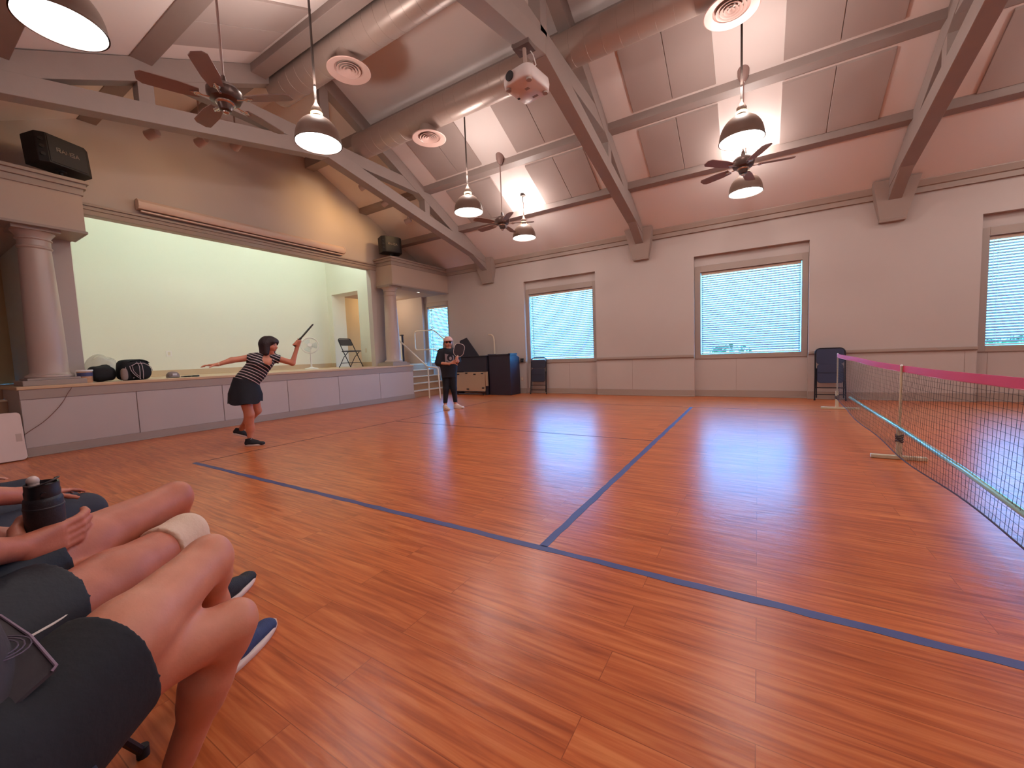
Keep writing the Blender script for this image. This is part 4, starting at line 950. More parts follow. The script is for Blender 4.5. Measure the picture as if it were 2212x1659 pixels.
# ------------------------------------------------------------------ people: smooth blended bodies on a grid
def sdf_mesh(prims, vox, pad=0.03, cuts=(), subs=()):
    """prims: (a, b, ra, rb, k[, (axis, flat)]) round cones in metres, blended with radius k; cuts: (point, normal) keep where (p-point).n < 0; subs: (centre, radii, k)"""
    lo = np.full(3, 1e9); hi = -lo
    for p in prims:
        for q, r in ((p[0], p[2]), (p[1], p[3])):
            lo = np.minimum(lo, np.array(q)-r*1.15); hi = np.maximum(hi, np.array(q)+r*1.15)
    lo -= pad; hi += pad
    n = np.ceil((hi-lo)/vox).astype(int)+1
    ax = [lo[i]+vox*np.arange(n[i]) for i in range(3)]
    D = np.full(n, 1.0, np.float32)
    for p in prims:
        a = np.array(p[0], float); b = np.array(p[1], float); ra, rb, k = p[2], p[3], p[4]
        m = max(ra, rb)*1.15+k+2*vox
        i0 = np.maximum(0, np.floor((np.minimum(a, b)-m-lo)/vox).astype(int)); i1 = np.minimum(n, np.ceil((np.maximum(a, b)+m-lo)/vox).astype(int)+1)
        sl = tuple(slice(i0[i], i1[i]) for i in range(3))
        X, Y, Z = np.meshgrid(*[ax[i][sl[i]] for i in range(3)], indexing='ij')
        Pm = np.stack([X-a[0], Y-a[1], Z-a[2]], -1).astype(np.float32); d = (b-a)
        if len(p) > 5:
            u = np.array(p[5][0], float); u /= np.linalg.norm(u); fl = 1/p[5][1]-1
            Pm = Pm+((Pm@u)[..., None])*(u*fl); d = d+u*(d@u)*fl
        L2 = max(d@d, 1e-9); t = np.clip((Pm@d)/L2, 0, 1)
        dist = np.linalg.norm(Pm-t[..., None]*d, axis=-1)-(ra+(rb-ra)*t)
        o = D[sl]
        if k > 0:
            h = np.clip(0.5+0.5*(o-dist)/k, 0, 1); D[sl] = o+(dist-o)*h-k*h*(1-h)
        else: D[sl] = np.minimum(o, dist)
    if len(cuts) or len(subs):
        X, Y, Z = np.meshgrid(*ax, indexing='ij')
        for pt, nn in cuts:
            nn = np.array(nn, float); nn /= np.linalg.norm(nn)
            D = np.maximum(D, (X-pt[0])*nn[0]+(Y-pt[1])*nn[1]+(Z-pt[2])*nn[2])
        for c, r in subs:
            e = (np.sqrt(((X-c[0])/r[0])**2+((Y-c[1])/r[1])**2+((Z-c[2])/r[2])**2)-1)*min(r)
            D = np.maximum(D, -e)
    S = D < 0
    cor = [(i, j, k) for i in (0, 1) for j in (0, 1) for k in (0, 1)]
    cs = [slice(0, n[i]-1) for i in range(3)]
    def sh(A, c): return A[tuple(slice(c[i], n[i]-1+c[i]) for i in range(3))]
    cnt = sum(sh(S, c).astype(np.int8) for c in cor)
    act = (cnt > 0) & (cnt < 8); idx = np.full(act.shape, -1, np.int64); I = np.argwhere(act); idx[act] = np.arange(len(I))
    acc = np.zeros((len(I), 3)); w = np.zeros(len(I))
    vals = {c: sh(D, c)[act].astype(float) for c in cor}
    for c in cor:
        for axi in range(3):
            if c[axi]: continue
            c2 = list(c); c2[axi] = 1; c2 = tuple(c2)
            v0, v1 = vals[c], vals[c2]; cr = (v0 < 0) != (v1 < 0)
            t = np.where(cr, v0/np.where(cr, v0-v1, 1), 0)
            pos = np.tile(np.array(c, float), (len(I), 1)); pos[:, axi] = t
            acc[cr] += pos[cr]; w[cr] += 1
    V = lo+vox*(I+acc/w[:, None]); F = []
    for axi in range(3):
        b, c = [(1, 2), (2, 0), (0, 1)][axi]
        s0 = [slice(None)]*3; s1 = [slice(None)]*3; s0[axi] = slice(0, n[axi]-1); s1[axi] = slice(1, n[axi])
        E = np.argwhere(S[tuple(s0)] != S[tuple(s1)])
        E = E[(E[:, b] > 0) & (E[:, c] > 0) & (E[:, b] < n[b]-1) & (E[:, c] < n[c]-1)]
        if not len(E): continue
        fl = S[tuple(s0)][tuple(E.T)]
        q = []
        for db, dc in ((1, 1), (0, 1), (0, 0), (1, 0)):
            e = E.copy(); e[:, b] -= db; e[:, c] -= dc; q.append(idx[tuple(e.T)])
        q = np.stack(q, 1); q[~fl] = q[~fl][:, ::-1]; F.append(q)
    return V, np.concatenate(F)
def body(name, mat, parent, prims, vox, cuts=(), subs=(), label=None):
    V, F = sdf_mesh(prims, vox, cuts=cuts, subs=subs)
    off = Vector((0,0,0)); p = parent
    while p is not None: off += Vector(p.location); p = p.parent
    V = V-np.array(off)
    me = bpy.data.meshes.new(name); me.from_pydata(V.tolist(), [], F.tolist()); me.update()
    # two relaxation passes through a smooth modifier keep the blended look
    for q in me.polygons: q.use_smooth = True
    me.materials.append(mat)
    o = bpy.data.objects.new(name, me); COL.objects.link(o); o.parent = parent
    sm = o.modifiers.new('smooth', 'SMOOTH'); sm.factor = 0.5; sm.iterations = 3
    if label: o['label'] = label
    return o
def skin_mat(name, col, sp=0.12):
    m = bpy.data.materials.new(name); m.use_nodes = True; nt = m.node_tree; b = nt.nodes['Principled BSDF']
    tc = nt.nodes.new('ShaderNodeTexCoord'); n = nt.nodes.new('ShaderNodeTexNoise'); n.inputs['Scale'].default_value = 22; n.inputs['Detail'].default_value = 5
    n2 = nt.nodes.new('ShaderNodeTexNoise'); n2.inputs['Scale'].default_value = 160; n2.inputs['Detail'].default_value = 3
    nt.links.new(tc.outputs['Object'], n.inputs['Vector']); nt.links.new(tc.outputs['Object'], n2.inputs['Vector'])
    c = C(col); mx = nt.nodes.new('ShaderNodeMix'); mx.data_type = 'RGBA'
    mx.inputs[6].default_value = (c[0]*(1-sp), c[1]*(1-sp*1.6), c[2]*(1-sp*1.6), 1); mx.inputs[7].default_value = (min(1, c[0]*(1+sp)), c[1]*(1+sp), c[2]*(1+sp), 1)
    nt.links.new(n.outputs['Fac'], mx.inputs[0]); nt.links.new(mx.outputs[2], b.inputs['Base Color'])
    b.inputs['Roughness'].default_value = 0.5; b.inputs['Subsurface Weight'].default_value = 0.15; b.inputs['Subsurface Radius'].default_value = (0.012, 0.005, 0.003); b.inputs['Subsurface Scale'].default_value = 0.6
    bp = nt.nodes.new('ShaderNodeBump'); bp.inputs['Strength'].default_value = 0.12; bp.inputs['Distance'].default_value = 0.003
    nt.links.new(n2.outputs['Fac'], bp.inputs['Height']); nt.links.new(bp.outputs['Normal'], b.inputs['Normal'])
    return m
m_skin = skin_mat('skin_tanned', '#c98468'); m_skin2 = skin_mat('skin_ruddy', '#b96f55', 0.2); m_skin3 = skin_mat('skin_fair', '#cf9178')
m_hair1 = M('hair_brown', '#2b1a1c', 0.55, bump=0.6, bscale=120); m_hair2 = M('hair_grey', '#8b7a70', 0.6, bump=0.5, bscale=120)
m_eye = M('eye_dark', '#1c1210', 0.3); m_lip = M('lips', '#9a4b44', 0.5)
m_shorts = M('shorts_black', '#121015', 0.85, bump=0.15, bscale=60); m_shorts2 = M('shorts_navy', '#14151f', 0.7, bump=0.15, bscale=60)
m_sole = M('sole_white', '#d9c2b8', 0.6)

def finger_chain(root, dirv, curl_axis, lens, r0, curl, k=0.004):
    """bent finger as round cones; curl_axis: axis the joints turn about"""
    out = []; p = Vector(root); d = Vector(dirv).normalized(); r = r0
    for i, L in enumerate(lens):
        q = p+d*L; r2 = r*0.90
        out.append((tuple(p), tuple(q), r, r2, k)); p = q; r = r2
        d = (Matrix.Rotation(curl[i], 3, Vector(curl_axis).normalized()) @ d)
    return out
def hand(wrist, fwd, palm_n, side, s=1.0, curl=0.35, spread=0.12, grip=False):
    """palm and five fingers; fwd: wrist to knuckles, palm_n: out of the palm, side: +1 when the thumb lies along fwd x palm_n"""
    w = Vector(wrist); f = Vector(fwd).normalized(); n = Vector(palm_n); n = (n-f*n.dot(f)).normalized(); t = f.cross(n)*side
    pr = []
    for u in (-0.028, -0.010, 0.010, 0.026):
        pr.append((tuple(w+t*(u*0.6*s)), tuple(w+f*(0.085*s)+t*(u*s)), 0.017*s, 0.0125*s, 0.012*s))
    ax = f.cross(n)
    L = [0.040, 0.026, 0.020]
    for i, (u, ls) in enumerate(((0.030, 0.95), (0.010, 1.08), (-0.010, 1.0), (-0.029, 0.80))):
        d = f+t*(spread*(1.2-0.8*i)); c = curl*(1+0.12*i)
        pr += finger_chain(w+f*(0.085*s)+t*(u*s), d, ax, [q*ls*s for q in L], 0.0098*s, [c, c, c], 0.004*s)
    th = (f*0.55+t*0.85+n*0.25)
    pr += [(tuple(w+f*(0.02*s)+t*(0.02*s)), tuple(w+f*(0.045*s)+t*(0.045*s)+n*(0.01*s)), 0.017*s, 0.0125*s, 0.010*s)]
    pr += finger_chain(w+f*(0.045*s)+t*(0.045*s)+n*(0.01*s), th, ax, [0.034*s, 0.028*s], 0.0115*s, [curl*0.8, 0], 0.005*s)
    return pr
def shoe(parent, heel, toe, up, h, mats, w=0.046, lift=0.0, label=None):
    """a trainer: upper, sole, laces; heel and toe are points on the sole line"""
    heel = Vector(heel); toe = Vector(toe); d = toe-heel; L = d.length; d.normalize(); up = Vector(up); up = (up-d*up.dot(d)).normalized(); s = d.cross(up)
    def Q(u, v, z): return tuple(heel+d*(u*L)+s*v+up*z)
    pr = [(Q(0.13, 0, 0.038), Q(0.45, 0, 0.038), 0.036, 0.040, 0.02, (up, 0.9)), (Q(0.45, 0, 0.036), Q(0.87, 0, 0.026), 0.044, 0.041, 0.02, (up, 0.68)),
          (Q(0.16, 0, 0.05), Q(0.20, 0, h), 0.036, 0.038, 0.02), (Q(0.3, 0, 0.07), Q(0.62, 0, 0.045), 0.034, 0.030, 0.02)]
    o = body('shoe', mats[0], parent, pr, 0.006, cuts=[(Q(0.2, 0, h), up-d*0.15)], label=label)
    ring = []
    for zz, e in ((0.0, 0.0), (0.004, 0.003), (0.020, 0.004), (0.024, 0.0)):
        R_ = []
        for k in range(28):
            a = 2*PI*k/28; uu = 0.5+0.515*math.copysign(abs(math.cos(a))**0.8, math.cos(a)); wv = (w*(0.76+0.22*math.sin(min(1, max(0, uu))*PI*0.95)**1.0)+e)*math.copysign(abs(math.sin(a))**0.8, math.sin(a))
            tr = 0.018*max(0, uu-0.75)**1.0
            R_.append(Q(uu, wv, zz+tr))
        ring.append(R_)
    MB().loft(ring).build('sole', mats[1], o, 50, world=True)
    f = MB()
    for k in range(4):
        u = 0.36+0.07*k; zt = 0.106-0.018*k-0.004
        f.tube([Q(u, -0.026, zt-0.016), Q(u+0.01, -0.012, zt), Q(u+0.01, 0.012, zt), Q(u, 0.026, zt-0.016)], 0.0032, 5)
    f.build('laces', mats[2], o, 40, world=True)
    return o
m_shoe_black = M('shoe_black', '#17141a', 0.7, bump=0.3, bscale=200); m_shoe_blue = M('shoe_blue', '#2d3a63', 0.75, noise=0.25, nscale=90, bump=0.3, bscale=300); m_shoe_white = M('shoe_white', '#dcc2b6', 0.6)
m_lace_d = M('lace_dark', '#24202a', 0.7); m_lace_b = M('lace_blue', '#1d2747', 0.7); m_lace_w = M('lace_white', '#cbb7ae', 0.7)

def head_parts(parent, c, face, up, R, skin_prims, hair=None):
    """adds head and neck-top primitives to skin_prims and returns helpers for eyes etc."""
    c = Vector(c); f = Vector(face).normalized(); u = Vector(up); u = (u-f*u.dot(f)).normalized(); s = f.cross(u)
    def Q(a, b, z): return tuple(c+f*(a*R)+s*(b*R)+u*(z*R))
    skin_prims += [(Q(-0.12, 0, 0.22), Q(0.10, 0, 0.20), 0.86*R, 0.80*R, 0.02, (s, 0.86)), (Q(0.12, 0, -0.25), Q(0.30, 0, -0.72), 0.62*R, 0.36*R, 0.03, (s, 0.9)),
                   (Q(0.86, 0, 0.10), Q(1.02, 0, -0.20), 0.07*R, 0.13*R, 0.02), (Q(0.5, 0.28, -0.12), Q(0.5, -0.28, -0.12), 0.36*R, 0.36*R, 0.03),
                   (Q(0.80, -0.16, -0.50), Q(0.80, 0.16, -0.50), 0.09*R, 0.09*R, 0.02), (Q(-0.05, 0.80, 0.0), Q(-0.12, 0.84, -0.18), 0.10*R, 0.09*R, 0.006), (Q(-0.05, -0.80, 0.0), Q(-0.12, -0.84, -0.18), 0.10*R, 0.09*R, 0.006)]
    return Q
def face_details(parent, Q, R, brow=True):
    for sgn in (-1, 1):
        MB().sphere(Q(0.80, 0.30*sgn, 0.12), 0.10*R, 10, 8).build('eye', m_eye, parent, 60, world=True)
        if brow: MB().tube([Q(0.86, 0.16*sgn, 0.28), Q(0.85, 0.34*sgn, 0.33), Q(0.74, 0.50*sgn, 0.27)], 0.035*R, 5).build('eyebrow', m_hair1, parent, 40, world=True)
    MB().tube([Q(0.80, -0.22, -0.49), Q(0.90, -0.08, -0.46), Q(0.90, 0.08, -0.46), Q(0.80, 0.22, -0.49)], 0.035*R, 6).build('mouth', m_lip, parent, 60, world=True)

# ---- the player by the stage
E1 = Vector((0.4226, 0.906, 0)); N1 = Vector((-0.906, 0.4226, 0)); B1 = Vector((-5.92, 2.76, 0))
def P1(s, z, q=0.0): return tuple(B1+E1*s+N1*q+Vector((0, 0, z)))
t = thing('person', 'player in striped top and dark skirt reaching back with paddle raised by the stage', 'person', tuple(B1))
F1 = (E1*0.86-N1*0.50+Vector((0, 0, -0.05))); U1 = Vector((0, 0, 1))+E1*0.15
tax = Vector(P1(0.215, 1.2))-Vector(P1(-0.03, 0.80)); tax.normalize()
sk = []
Q = head_parts(t, P1(0.285, 1.355), F1, U1, 0.108, sk)
torso = [(P1(0.075, 1.195), P1(0.335, 1.185), 0.058, 0.058, 0.04, (tuple(N1), 0.85)), (P1(0.19, 1.13), P1(0.09, 1.00), 0.125, 0.120, 0.05, (tuple(N1), 0.78)), (P1(0.09, 1.0), P1(0.005, 0.90), 0.120, 0.122, 0.05, (tuple(N1), 0.80)),
         (P1(0.005, 0.90), P1(-0.03, 0.80), 0.120, 0.132, 0.05, (tuple(N1), 0.82)), (P1(0.245, 1.12, -0.075), P1(0.245, 1.12, -0.075), 0.055, 0.055, 0.05), (P1(0.13, 1.12, -0.075), P1(0.13, 1.12, -0.075), 0.055, 0.055, 0.05)]
sk += torso
sk += [(P1(0.215, 1.19), P1(0.262, 1.30), 0.050, 0.046, 0.03)]
armL = [(P1(0.075, 1.205), P1(-0.152, 1.175, -0.06), 0.046, 0.036, 0.03), (P1(-0.152, 1.175, -0.06), P1(-0.30, 1.126, -0.10), 0.037, 0.023, 0.02)]
armR = [(P1(0.345, 1.19), P1(0.555, 1.108, -0.04), 0.045, 0.036, 0.03), (P1(0.555, 1.108, -0.04), P1(0.622, 1.305, -0.05), 0.037, 0.024, 0.02)]
sk += armL+armR
sk += hand(P1(-0.305, 1.124, -0.10), -E1*1.0+Vector((0, 0, -0.03)), Vector((0, 0, -1)), 1, 1.0, 0.30, 0.25)
gp0 = Vector(P1(0.592, 1.350, -0.06)); gp1 = Vector(P1(0.854, 1.656, -0.06)); gd = (gp1-gp0).normalized()
hw = Vector(P1(0.622, 1.308, -0.05))
hc_ = gp0+gd*0.055
sk += [(tuple(hw), tuple(hc_+E1*0.022), 0.025, 0.030, 0.015), (tuple(hc_+E1*0.02-gd*0.03), tuple(hc_+E1*0.02+gd*0.03), 0.026, 0.026, 0.01)]
for i in range(4):
    o_ = hc_+gd*(0.035-0.023*i); v1 = o_+E1*0.022-N1*0.022; v2 = o_-E1*0.004-N1*0.030; v3 = o_-E1*0.026-N1*0.012; v4 = o_-E1*0.024+N1*0.010
    sk += [(tuple(v1), tuple(v2), 0.0105, 0.010, 0.004), (tuple(v2), tuple(v3), 0.010, 0.0095, 0.004), (tuple(v3), tuple(v4), 0.0095, 0.0085, 0.004)]
sk += [(tuple(hc_+E1*0.02+gd*0.02+N1*0.02), tuple(hc_-E1*0.012+gd*0.055+N1*0.018), 0.012, 0.011, 0.005), (tuple(hc_-E1*0.012+gd*0.055+N1*0.018), tuple(hc_-E1*0.028+gd*0.075), 0.011, 0.009, 0.005)]
sk += [(P1(-0.06, 0.78, -0.05), P1(-0.008, 0.435, -0.05), 0.084, 0.058, 0.05), (P1(-0.008, 0.435, -0.05), P1(-0.022, 0.36, -0.02), 0.056, 0.054, 0.03), (P1(-0.018, 0.36, -0.03), P1(-0.012, 0.235, 0.0), 0.056, 0.050, 0.03), (P1(-0.012, 0.25, 0.0), P1(-0.022, 0.075, 0.0), 0.050, 0.031, 0.03)]
sk += [(P1(0.03, 0.78, 0.06), P1(0.085, 0.46, 0.16), 0.090, 0.056, 0.05), (P1(0.085, 0.46, 0.16), P1(-0.03, 0.32, 0.26), 0.054, 0.052, 0.03), (P1(-0.03, 0.32, 0.26), P1(-0.135, 0.175, 0.36), 0.050, 0.032, 0.03)]
bd = body('body', m_skin, t, sk, 0.0075)
face_details(t, Q, 0.108)
# striped top
mt = M('striped_top', '#1c1418', 0.8); nt = mt.node_tree; b_ = nt.nodes['Principled BSDF']
tc = nt.nodes.new('ShaderNodeTexCoord'); vm = nt.nodes.new('ShaderNodeVectorMath'); vm.operation = 'DOT_PRODUCT'; sa = (tax+N1*0.25).normalized(); vm.inputs[1].default_value = tuple(sa)
ml = nt.nodes.new('ShaderNodeMath'); ml.operation = 'MULTIPLY'; ml.inputs[1].default_value = 27.0; fr = nt.nodes.new('ShaderNodeMath'); fr.operation = 'FRACT'; lt = nt.nodes.new('ShaderNodeMath'); lt.operation = 'LESS_THAN'; lt.inputs[1].default_value = 0.24
mx = nt.nodes.new('ShaderNodeMix'); mx.data_type = 'RGBA'; mx.inputs[6].default_value = C('#1a1216'); mx.inputs[7].default_value = C('#c9b4b8')
nt.links.new(tc.outputs['Object'], vm.inputs[0]); nt.links.new(vm.outputs['Value'], ml.inputs[0]); nt.links.new(ml.outputs[0], fr.inputs[0]); nt.links.new(fr.outputs[0], lt.inputs[0]); nt.links.new(lt.outputs[0], mx.inputs[0]); nt.links.new(mx.outputs[2], b_.inputs['Base Color'])
top = [(a, b, ra+0.012, rb+0.012, k, *r) for (a, b, ra, rb, k, *r) in torso]
top_o = body('top', mt, t, top, 0.0075, cuts=[(P1(-0.013, 0.865), -tax)], subs=[(P1(0.262, 1.195, -0.115), (0.070, 0.075, 0.105)), (P1(0.24, 1.29, 0.0), (0.085, 0.085, 0.09))], label='black top with thin white stripes')
body('sleeve', mt, top_o, [(P1(0.12, 1.205), P1(0.0, 1.19, -0.02), 0.060, 0.058, 0.03)], 0.0075, cuts=[(P1(0.015, 1.19, -0.02), -E1+Vector((0, 0, 0.15)))])
body('sleeve', mt, top_o, [(P1(0.30, 1.195), P1(0.43, 1.155, -0.015), 0.060, 0.060, 0.03)], 0.0075, cuts=[(P1(0.405, 1.165), E1+Vector((0, 0, -0.3)))])
# skirt
rg = []
for k in range(9):
    u = k/8; c0 = Vector(P1(-0.012-0.030*u, 0.912-0.31*u)); a_ = 0.140+0.057*min(1, u*1.6); b2 = 0.118+0.060*u; r_ = []
    for i in range(40):
        a = 2*PI*i/40; wv = 1+0.045*u*math.sin(a*7+0.6)+0.02*u*math.sin(a*3); tilt = -0.26*(1-u)*math.cos(a)*a_
        r_.append(tuple(c0+E1*(a_*wv*math.cos(a))+N1*(b2*wv*math.sin(a))+Vector((0, 0, tilt-0.02*u*math.sin(a+PI)-0.012*u*math.sin(a*5)))))
    rg.append(r_)
MB().loft(rg).build('skirt', M('skirt_navy', '#14131d', 0.8, bump=0.2, bscale=40), t, 60, world=True)
# hair: bob with fringe
hp = [(Q(-0.15, 0, 0.35), Q(0.12, 0, 0.42), 0.98*0.108, 0.90*0.108, 0.02), (Q(-0.35, 0.25, 0.1), Q(-0.40, 0.35, -0.95), 0.075, 0.055, 0.03), (Q(-0.35, -0.25, 0.1), Q(-0.35, -0.40, -0.95), 0.075, 0.055, 0.03),
      (Q(0.05, -0.66, 0.2), Q(0.10, -0.70, -0.95), 0.045, 0.036, 0.03), (Q(0.05, 0.66, 0.2), Q(0.10, 0.70, -0.95), 0.045, 0.034, 0.03), (Q(0.62, -0.45, 0.62), Q(0.78, 0.40, 0.52), 0.040, 0.036, 0.03)]
body('hair', m_hair1, t, hp, 0.007, subs=[(Q(0.98, 0, -0.30), (0.070, 0.070, 0.082))], label='dark brown bobbed hair with a fringe')
MB().tube([Vector(P1(-0.288, 1.13, -0.097))+Vector((0, 0, 0.026*math.cos(a)))+N1*(0.026*math.sin(a)) for a in np.linspace(0, 2*PI, 17)[:-1]], 0.005, 6, closed=True).build('bracelet', M('bracelet', '#d8c8a8', 0.3, metal=0.5), t, 40, world=True)
shoe(t, P1(-0.085, 0.0, 0.015), P1(0.135, 0.0, -0.10), (0, 0, 1), 0.105, (m_shoe_black, m_sole, m_lace_w))
shoe(t, P1(-0.225, 0.135, 0.37), P1(-0.03, 0.055, 0.335), tuple(Vector((0, 0, 1))+E1*0.45), 0.10, (m_shoe_black, m_sole, m_lace_w))
# her paddle
pt = thing('paddle', 'black paddle held up edge-on by the player in the striped top', 'paddle', tuple(gp0), group='game paddles')
zz = gd; xx = N1; yy = zz.cross(xx).normalized(); xx = yy.cross(zz)
M4 = Matrix((xx, yy, zz)).transposed().to_4x4(); M4.translation = gd*0.125
paddle_mesh(m_black, m_black, m_black, pt, 0.275, 0.20, 0.12, M4)

# ---- the player by the stairs
N2 = Vector((-0.6512, 0.7589, 0)); E2 = Vector((0.7589, 0.6512, 0)); B2 = Vector((-5.62, 6.55, 0))
def P2(s, z, q=0.0): return tuple(B2+E2*s+N2*q+Vector((0, 0, z)))
t = thing('person', 'player in pink cap, loose black shirt and leggings standing with paddle before the desk', 'person', tuple(B2))
sk = []
F2 = -N2+E2*0.05; Q = head_parts(t, P2(0.042, 1.40), F2, Vector((0, 0, 1)), 0.108, sk)
sk += [(P2(0.045, 1.24), P2(0.045, 1.34), 0.048, 0.045, 0.03), (P2(-0.10, 1.225), P2(0.17, 1.225), 0.055, 0.055, 0.04), (P2(0.035, 1.18), P2(0.03, 0.80), 0.12, 0.13, 0.05, (tuple(N2), 0.8))]
sk += [(P2(-0.125, 1.215), P2(-0.165, 0.99, -0.02), 0.046, 0.036, 0.03), (P2(-0.165, 0.99, -0.02), P2(0.04, 0.965, -0.19), 0.037, 0.026, 0.02), (P2(0.04, 0.965, -0.19), P2(0.10, 0.985, -0.22), 0.025, 0.024, 0.02)]
sk += [(P2(0.195, 1.215), P2(0.215, 0.99, -0.04), 0.046, 0.036, 0.03), (P2(0.215, 0.99, -0.04), P2(0.21, 1.03, -0.25), 0.037, 0.025, 0.02)]
g0 = Vector(P2(0.190, 1.02, -0.31)); g1 = Vector(P2(0.285, 1.362, -0.31)); gd2 = (g1-g0).normalized()
hc2 = g0+gd2*0.05
sd = gd2.cross(N2).normalized()
sk += [(P2(0.21, 1.03, -0.25), tuple(hc2+N2*0.025), 0.025, 0.028, 0.015)]
for i in range(4):
    o_ = hc2+gd2*(0.032-0.022*i); v1 = o_+N2*0.02+sd*0.02; v2 = o_+sd*0.030-N2*0.004; v3 = o_+sd*0.010-N2*0.026; v4 = o_-sd*0.012-N2*0.024
    sk += [(tuple(v1), tuple(v2), 0.0105, 0.010, 0.004), (tuple(v2), tuple(v3), 0.010, 0.0095, 0.004), (tuple(v3), tuple(v4), 0.0095, 0.0085, 0.004)]
sk += [(tuple(hc2+N2*0.02+gd2*0.02-sd*0.015), tuple(hc2-N2*0.016+gd2*0.05-sd*0.018), 0.012, 0.010, 0.005)]
sk += hand(P2(0.105, 0.987, -0.222), E2*0.8-N2*0.25+Vector((0, 0, 0.35)), N2, -1, 0.95, 0.5, 0.1)
sk += [(P2(-0.03, 0.80), P2(-0.05, 0.43, -0.01), 0.085, 0.056, 0.05), (P2(-0.05, 0.43, -0.01), P2(-0.085, 0.08, 0.0), 0.052, 0.033, 0.03), (P2(0.10, 0.80), P2(0.11, 0.43, -0.01), 0.085, 0.056, 0.05), (P2(0.11, 0.43, -0.01), P2(0.135, 0.08, 0.03), 0.052, 0.033, 0.03)]
body('body', m_skin3, t, sk, 0.0075)
face_details(t, Q, 0.108, False)
leg = [(P2(-0.03, 0.80), P2(-0.05, 0.43, -0.01), 0.098, 0.066, 0.05), (P2(-0.05, 0.43, -0.01), P2(-0.083, 0.13, 0.0), 0.063, 0.044, 0.03), (P2(0.10, 0.80), P2(0.11, 0.43, -0.01), 0.098, 0.066, 0.03), (P2(0.11, 0.43, -0.01), P2(0.133, 0.14, 0.028), 0.063, 0.044, 0.03)]
body('leggings', M('leggings_black', '#14141d', 0.8), t, leg, 0.008, cuts=[((0, 0, 0.135), (0, 0, -1))])
m_tee = M('tee_black', '#1a1b24', 0.85, bump=0.2, bscale=30)
tee = [(P2(-0.10, 1.225), P2(0.17, 1.225), 0.066, 0.066, 0.04), (P2(0.035, 1.17), P2(0.03, 0.90), 0.150, 0.165, 0.06, (tuple(N2), 0.78)), (P2(0.03, 0.90), P2(0.028, 0.66), 0.165, 0.160, 0.06, (tuple(N2), 0.80)),
       (P2(-0.12, 1.215), P2(-0.175, 1.0, -0.02), 0.075, 0.085, 0.04), (P2(0.19, 1.215), P2(0.222, 1.02, -0.04), 0.072, 0.075, 0.04)]
tee_o = body('shirt', m_tee, t, tee, 0.008, cuts=[((0, 0, 0.675), (0, 0, -1)), (P2(-0.17, 0.985), (0, 0, -1)) if False else ((0, 0, 0.675), (0, 0, -1))], subs=[(P2(0.045, 1.32, -0.01), (0.075, 0.075, 0.06))])
# printed picture on the shirt: plain grey portrait-like patch
f = MB()
def onshirt(u, v, d):
    # drape the print on the chest ellipse
    s = 0.045+u; z = 1.06+v; rad = 0.158; xx = max(-0.98, min(0.98, (s-0.033)/rad)); return P2(s, z, -(0.125*math.sqrt(1-xx*xx))-d)
def patch(f, poly_fn, d, nu=14, nv=14):
    g = {}; vs = []; fs = []
    for i in range(nu+1):
        for j in range(nv+1):
            u, v = poly_fn(i/nu, j/nv); g[i, j] = len(vs); vs.append(onshirt(u, v, d))
    for i in range(nu):
        for j in range(nv): fs.append((g[i, j], g[i+1, j], g[i+1, j+1], g[i, j+1]))
    f.add(vs, fs)
patch(f, lambda a, b: (-0.085+0.19*a, -0.13+0.25*b-0.05*a), 0.010)
f.build('print_field', M('print_grey', '#8f838c', 0.8), tee_o, 60, world=True)
f = MB(); patch(f, lambda a, b: (0.02+0.062*(0.02+b)*math.cos(2*PI*a), 0.03+0.072*(0.02+b)*math.sin(2*PI*a)), 0.013)
patch(f, lambda a, b: (-0.06+0.15*a, -0.10+0.06*b-0.04*a), 0.012)
f.build('print_dark', M('print_dark', '#1d1a22', 0.8), tee_o, 60, world=True, fix=False)
f = MB(); patch(f, lambda a, b: (0.028+0.028*(0.02+b)*math.cos(2*PI*a), 0.018+0.036*(0.02+b)*math.sin(2*PI*a)), 0.016)
f.build('print_light', M('print_light', '#9c8f92', 0.8), tee_o, 60, world=True, fix=False)
# cap and hair
body('hair', m_hair2, t, [(Q(-0.25, 0, 0.15), Q(-0.25, 0, -0.2), 0.098, 0.09, 0.03), (Q(-0.1, -0.72, 0.0), Q(-0.05, -0.74, -0.9), 0.030, 0.032, 0.02), (Q(-0.1, 0.70, 0.0), Q(-0.05, 0.78, -1.1), 0.034, 0.040, 0.02)], 0.008, subs=[(Q(0.95, 0, -0.1), (0.075, 0.075, 0.10))])
m_capp = M('cap_pink', '#c79a90', 0.7)
body('cap_crown', m_capp, t, [(Q(-0.10, 0, 0.42), Q(0.12, 0, 0.42), 0.103, 0.098, 0.03)], 0.007, cuts=[(Q(0, 0, 0.40), (0, 0, -1))])
f = MB(); rg = []
for a in np.linspace(-1.2, 1.2, 13):
    rg.append([Q(q*math.cos(a)*1.0, q*math.sin(a)*0.9, z+0.10*(1-abs(a))) for q, z in ((0.80, 0.42), (1.5 if abs(a) < 1 else 1.25, 0.34), (1.5 if abs(a) < 1 else 1.25, 0.38), (0.80, 0.47))])
f.loft(rg).build('cap_brim', m_capp, t, 60, world=True)
MB().tube([Q(0.4, 0.35, 1.28), Q(0.5, 0.75, 1.30), Q(0.3, 1.0, 1.38)], [0.020, 0.02, 0.006], 8, flat=0.4).build('cap_bow', M('bow_tan', '#b58f66', 0.6), t, 60, world=True)
f = MB()
for sgn in (-1, 1): f.sphere(Q(0.86, 0.32*sgn, 0.14), 0.24*0.108, 12, 8, (1, 1, 0.8))
f.tube([Q(0.90, -0.3, 0.18), Q(0.97, 0, 0.18), Q(0.90, 0.3, 0.18)], 0.005, 5).build('sunglasses', m_eye, t, 60, world=True)
m_shw = m_shoe_white
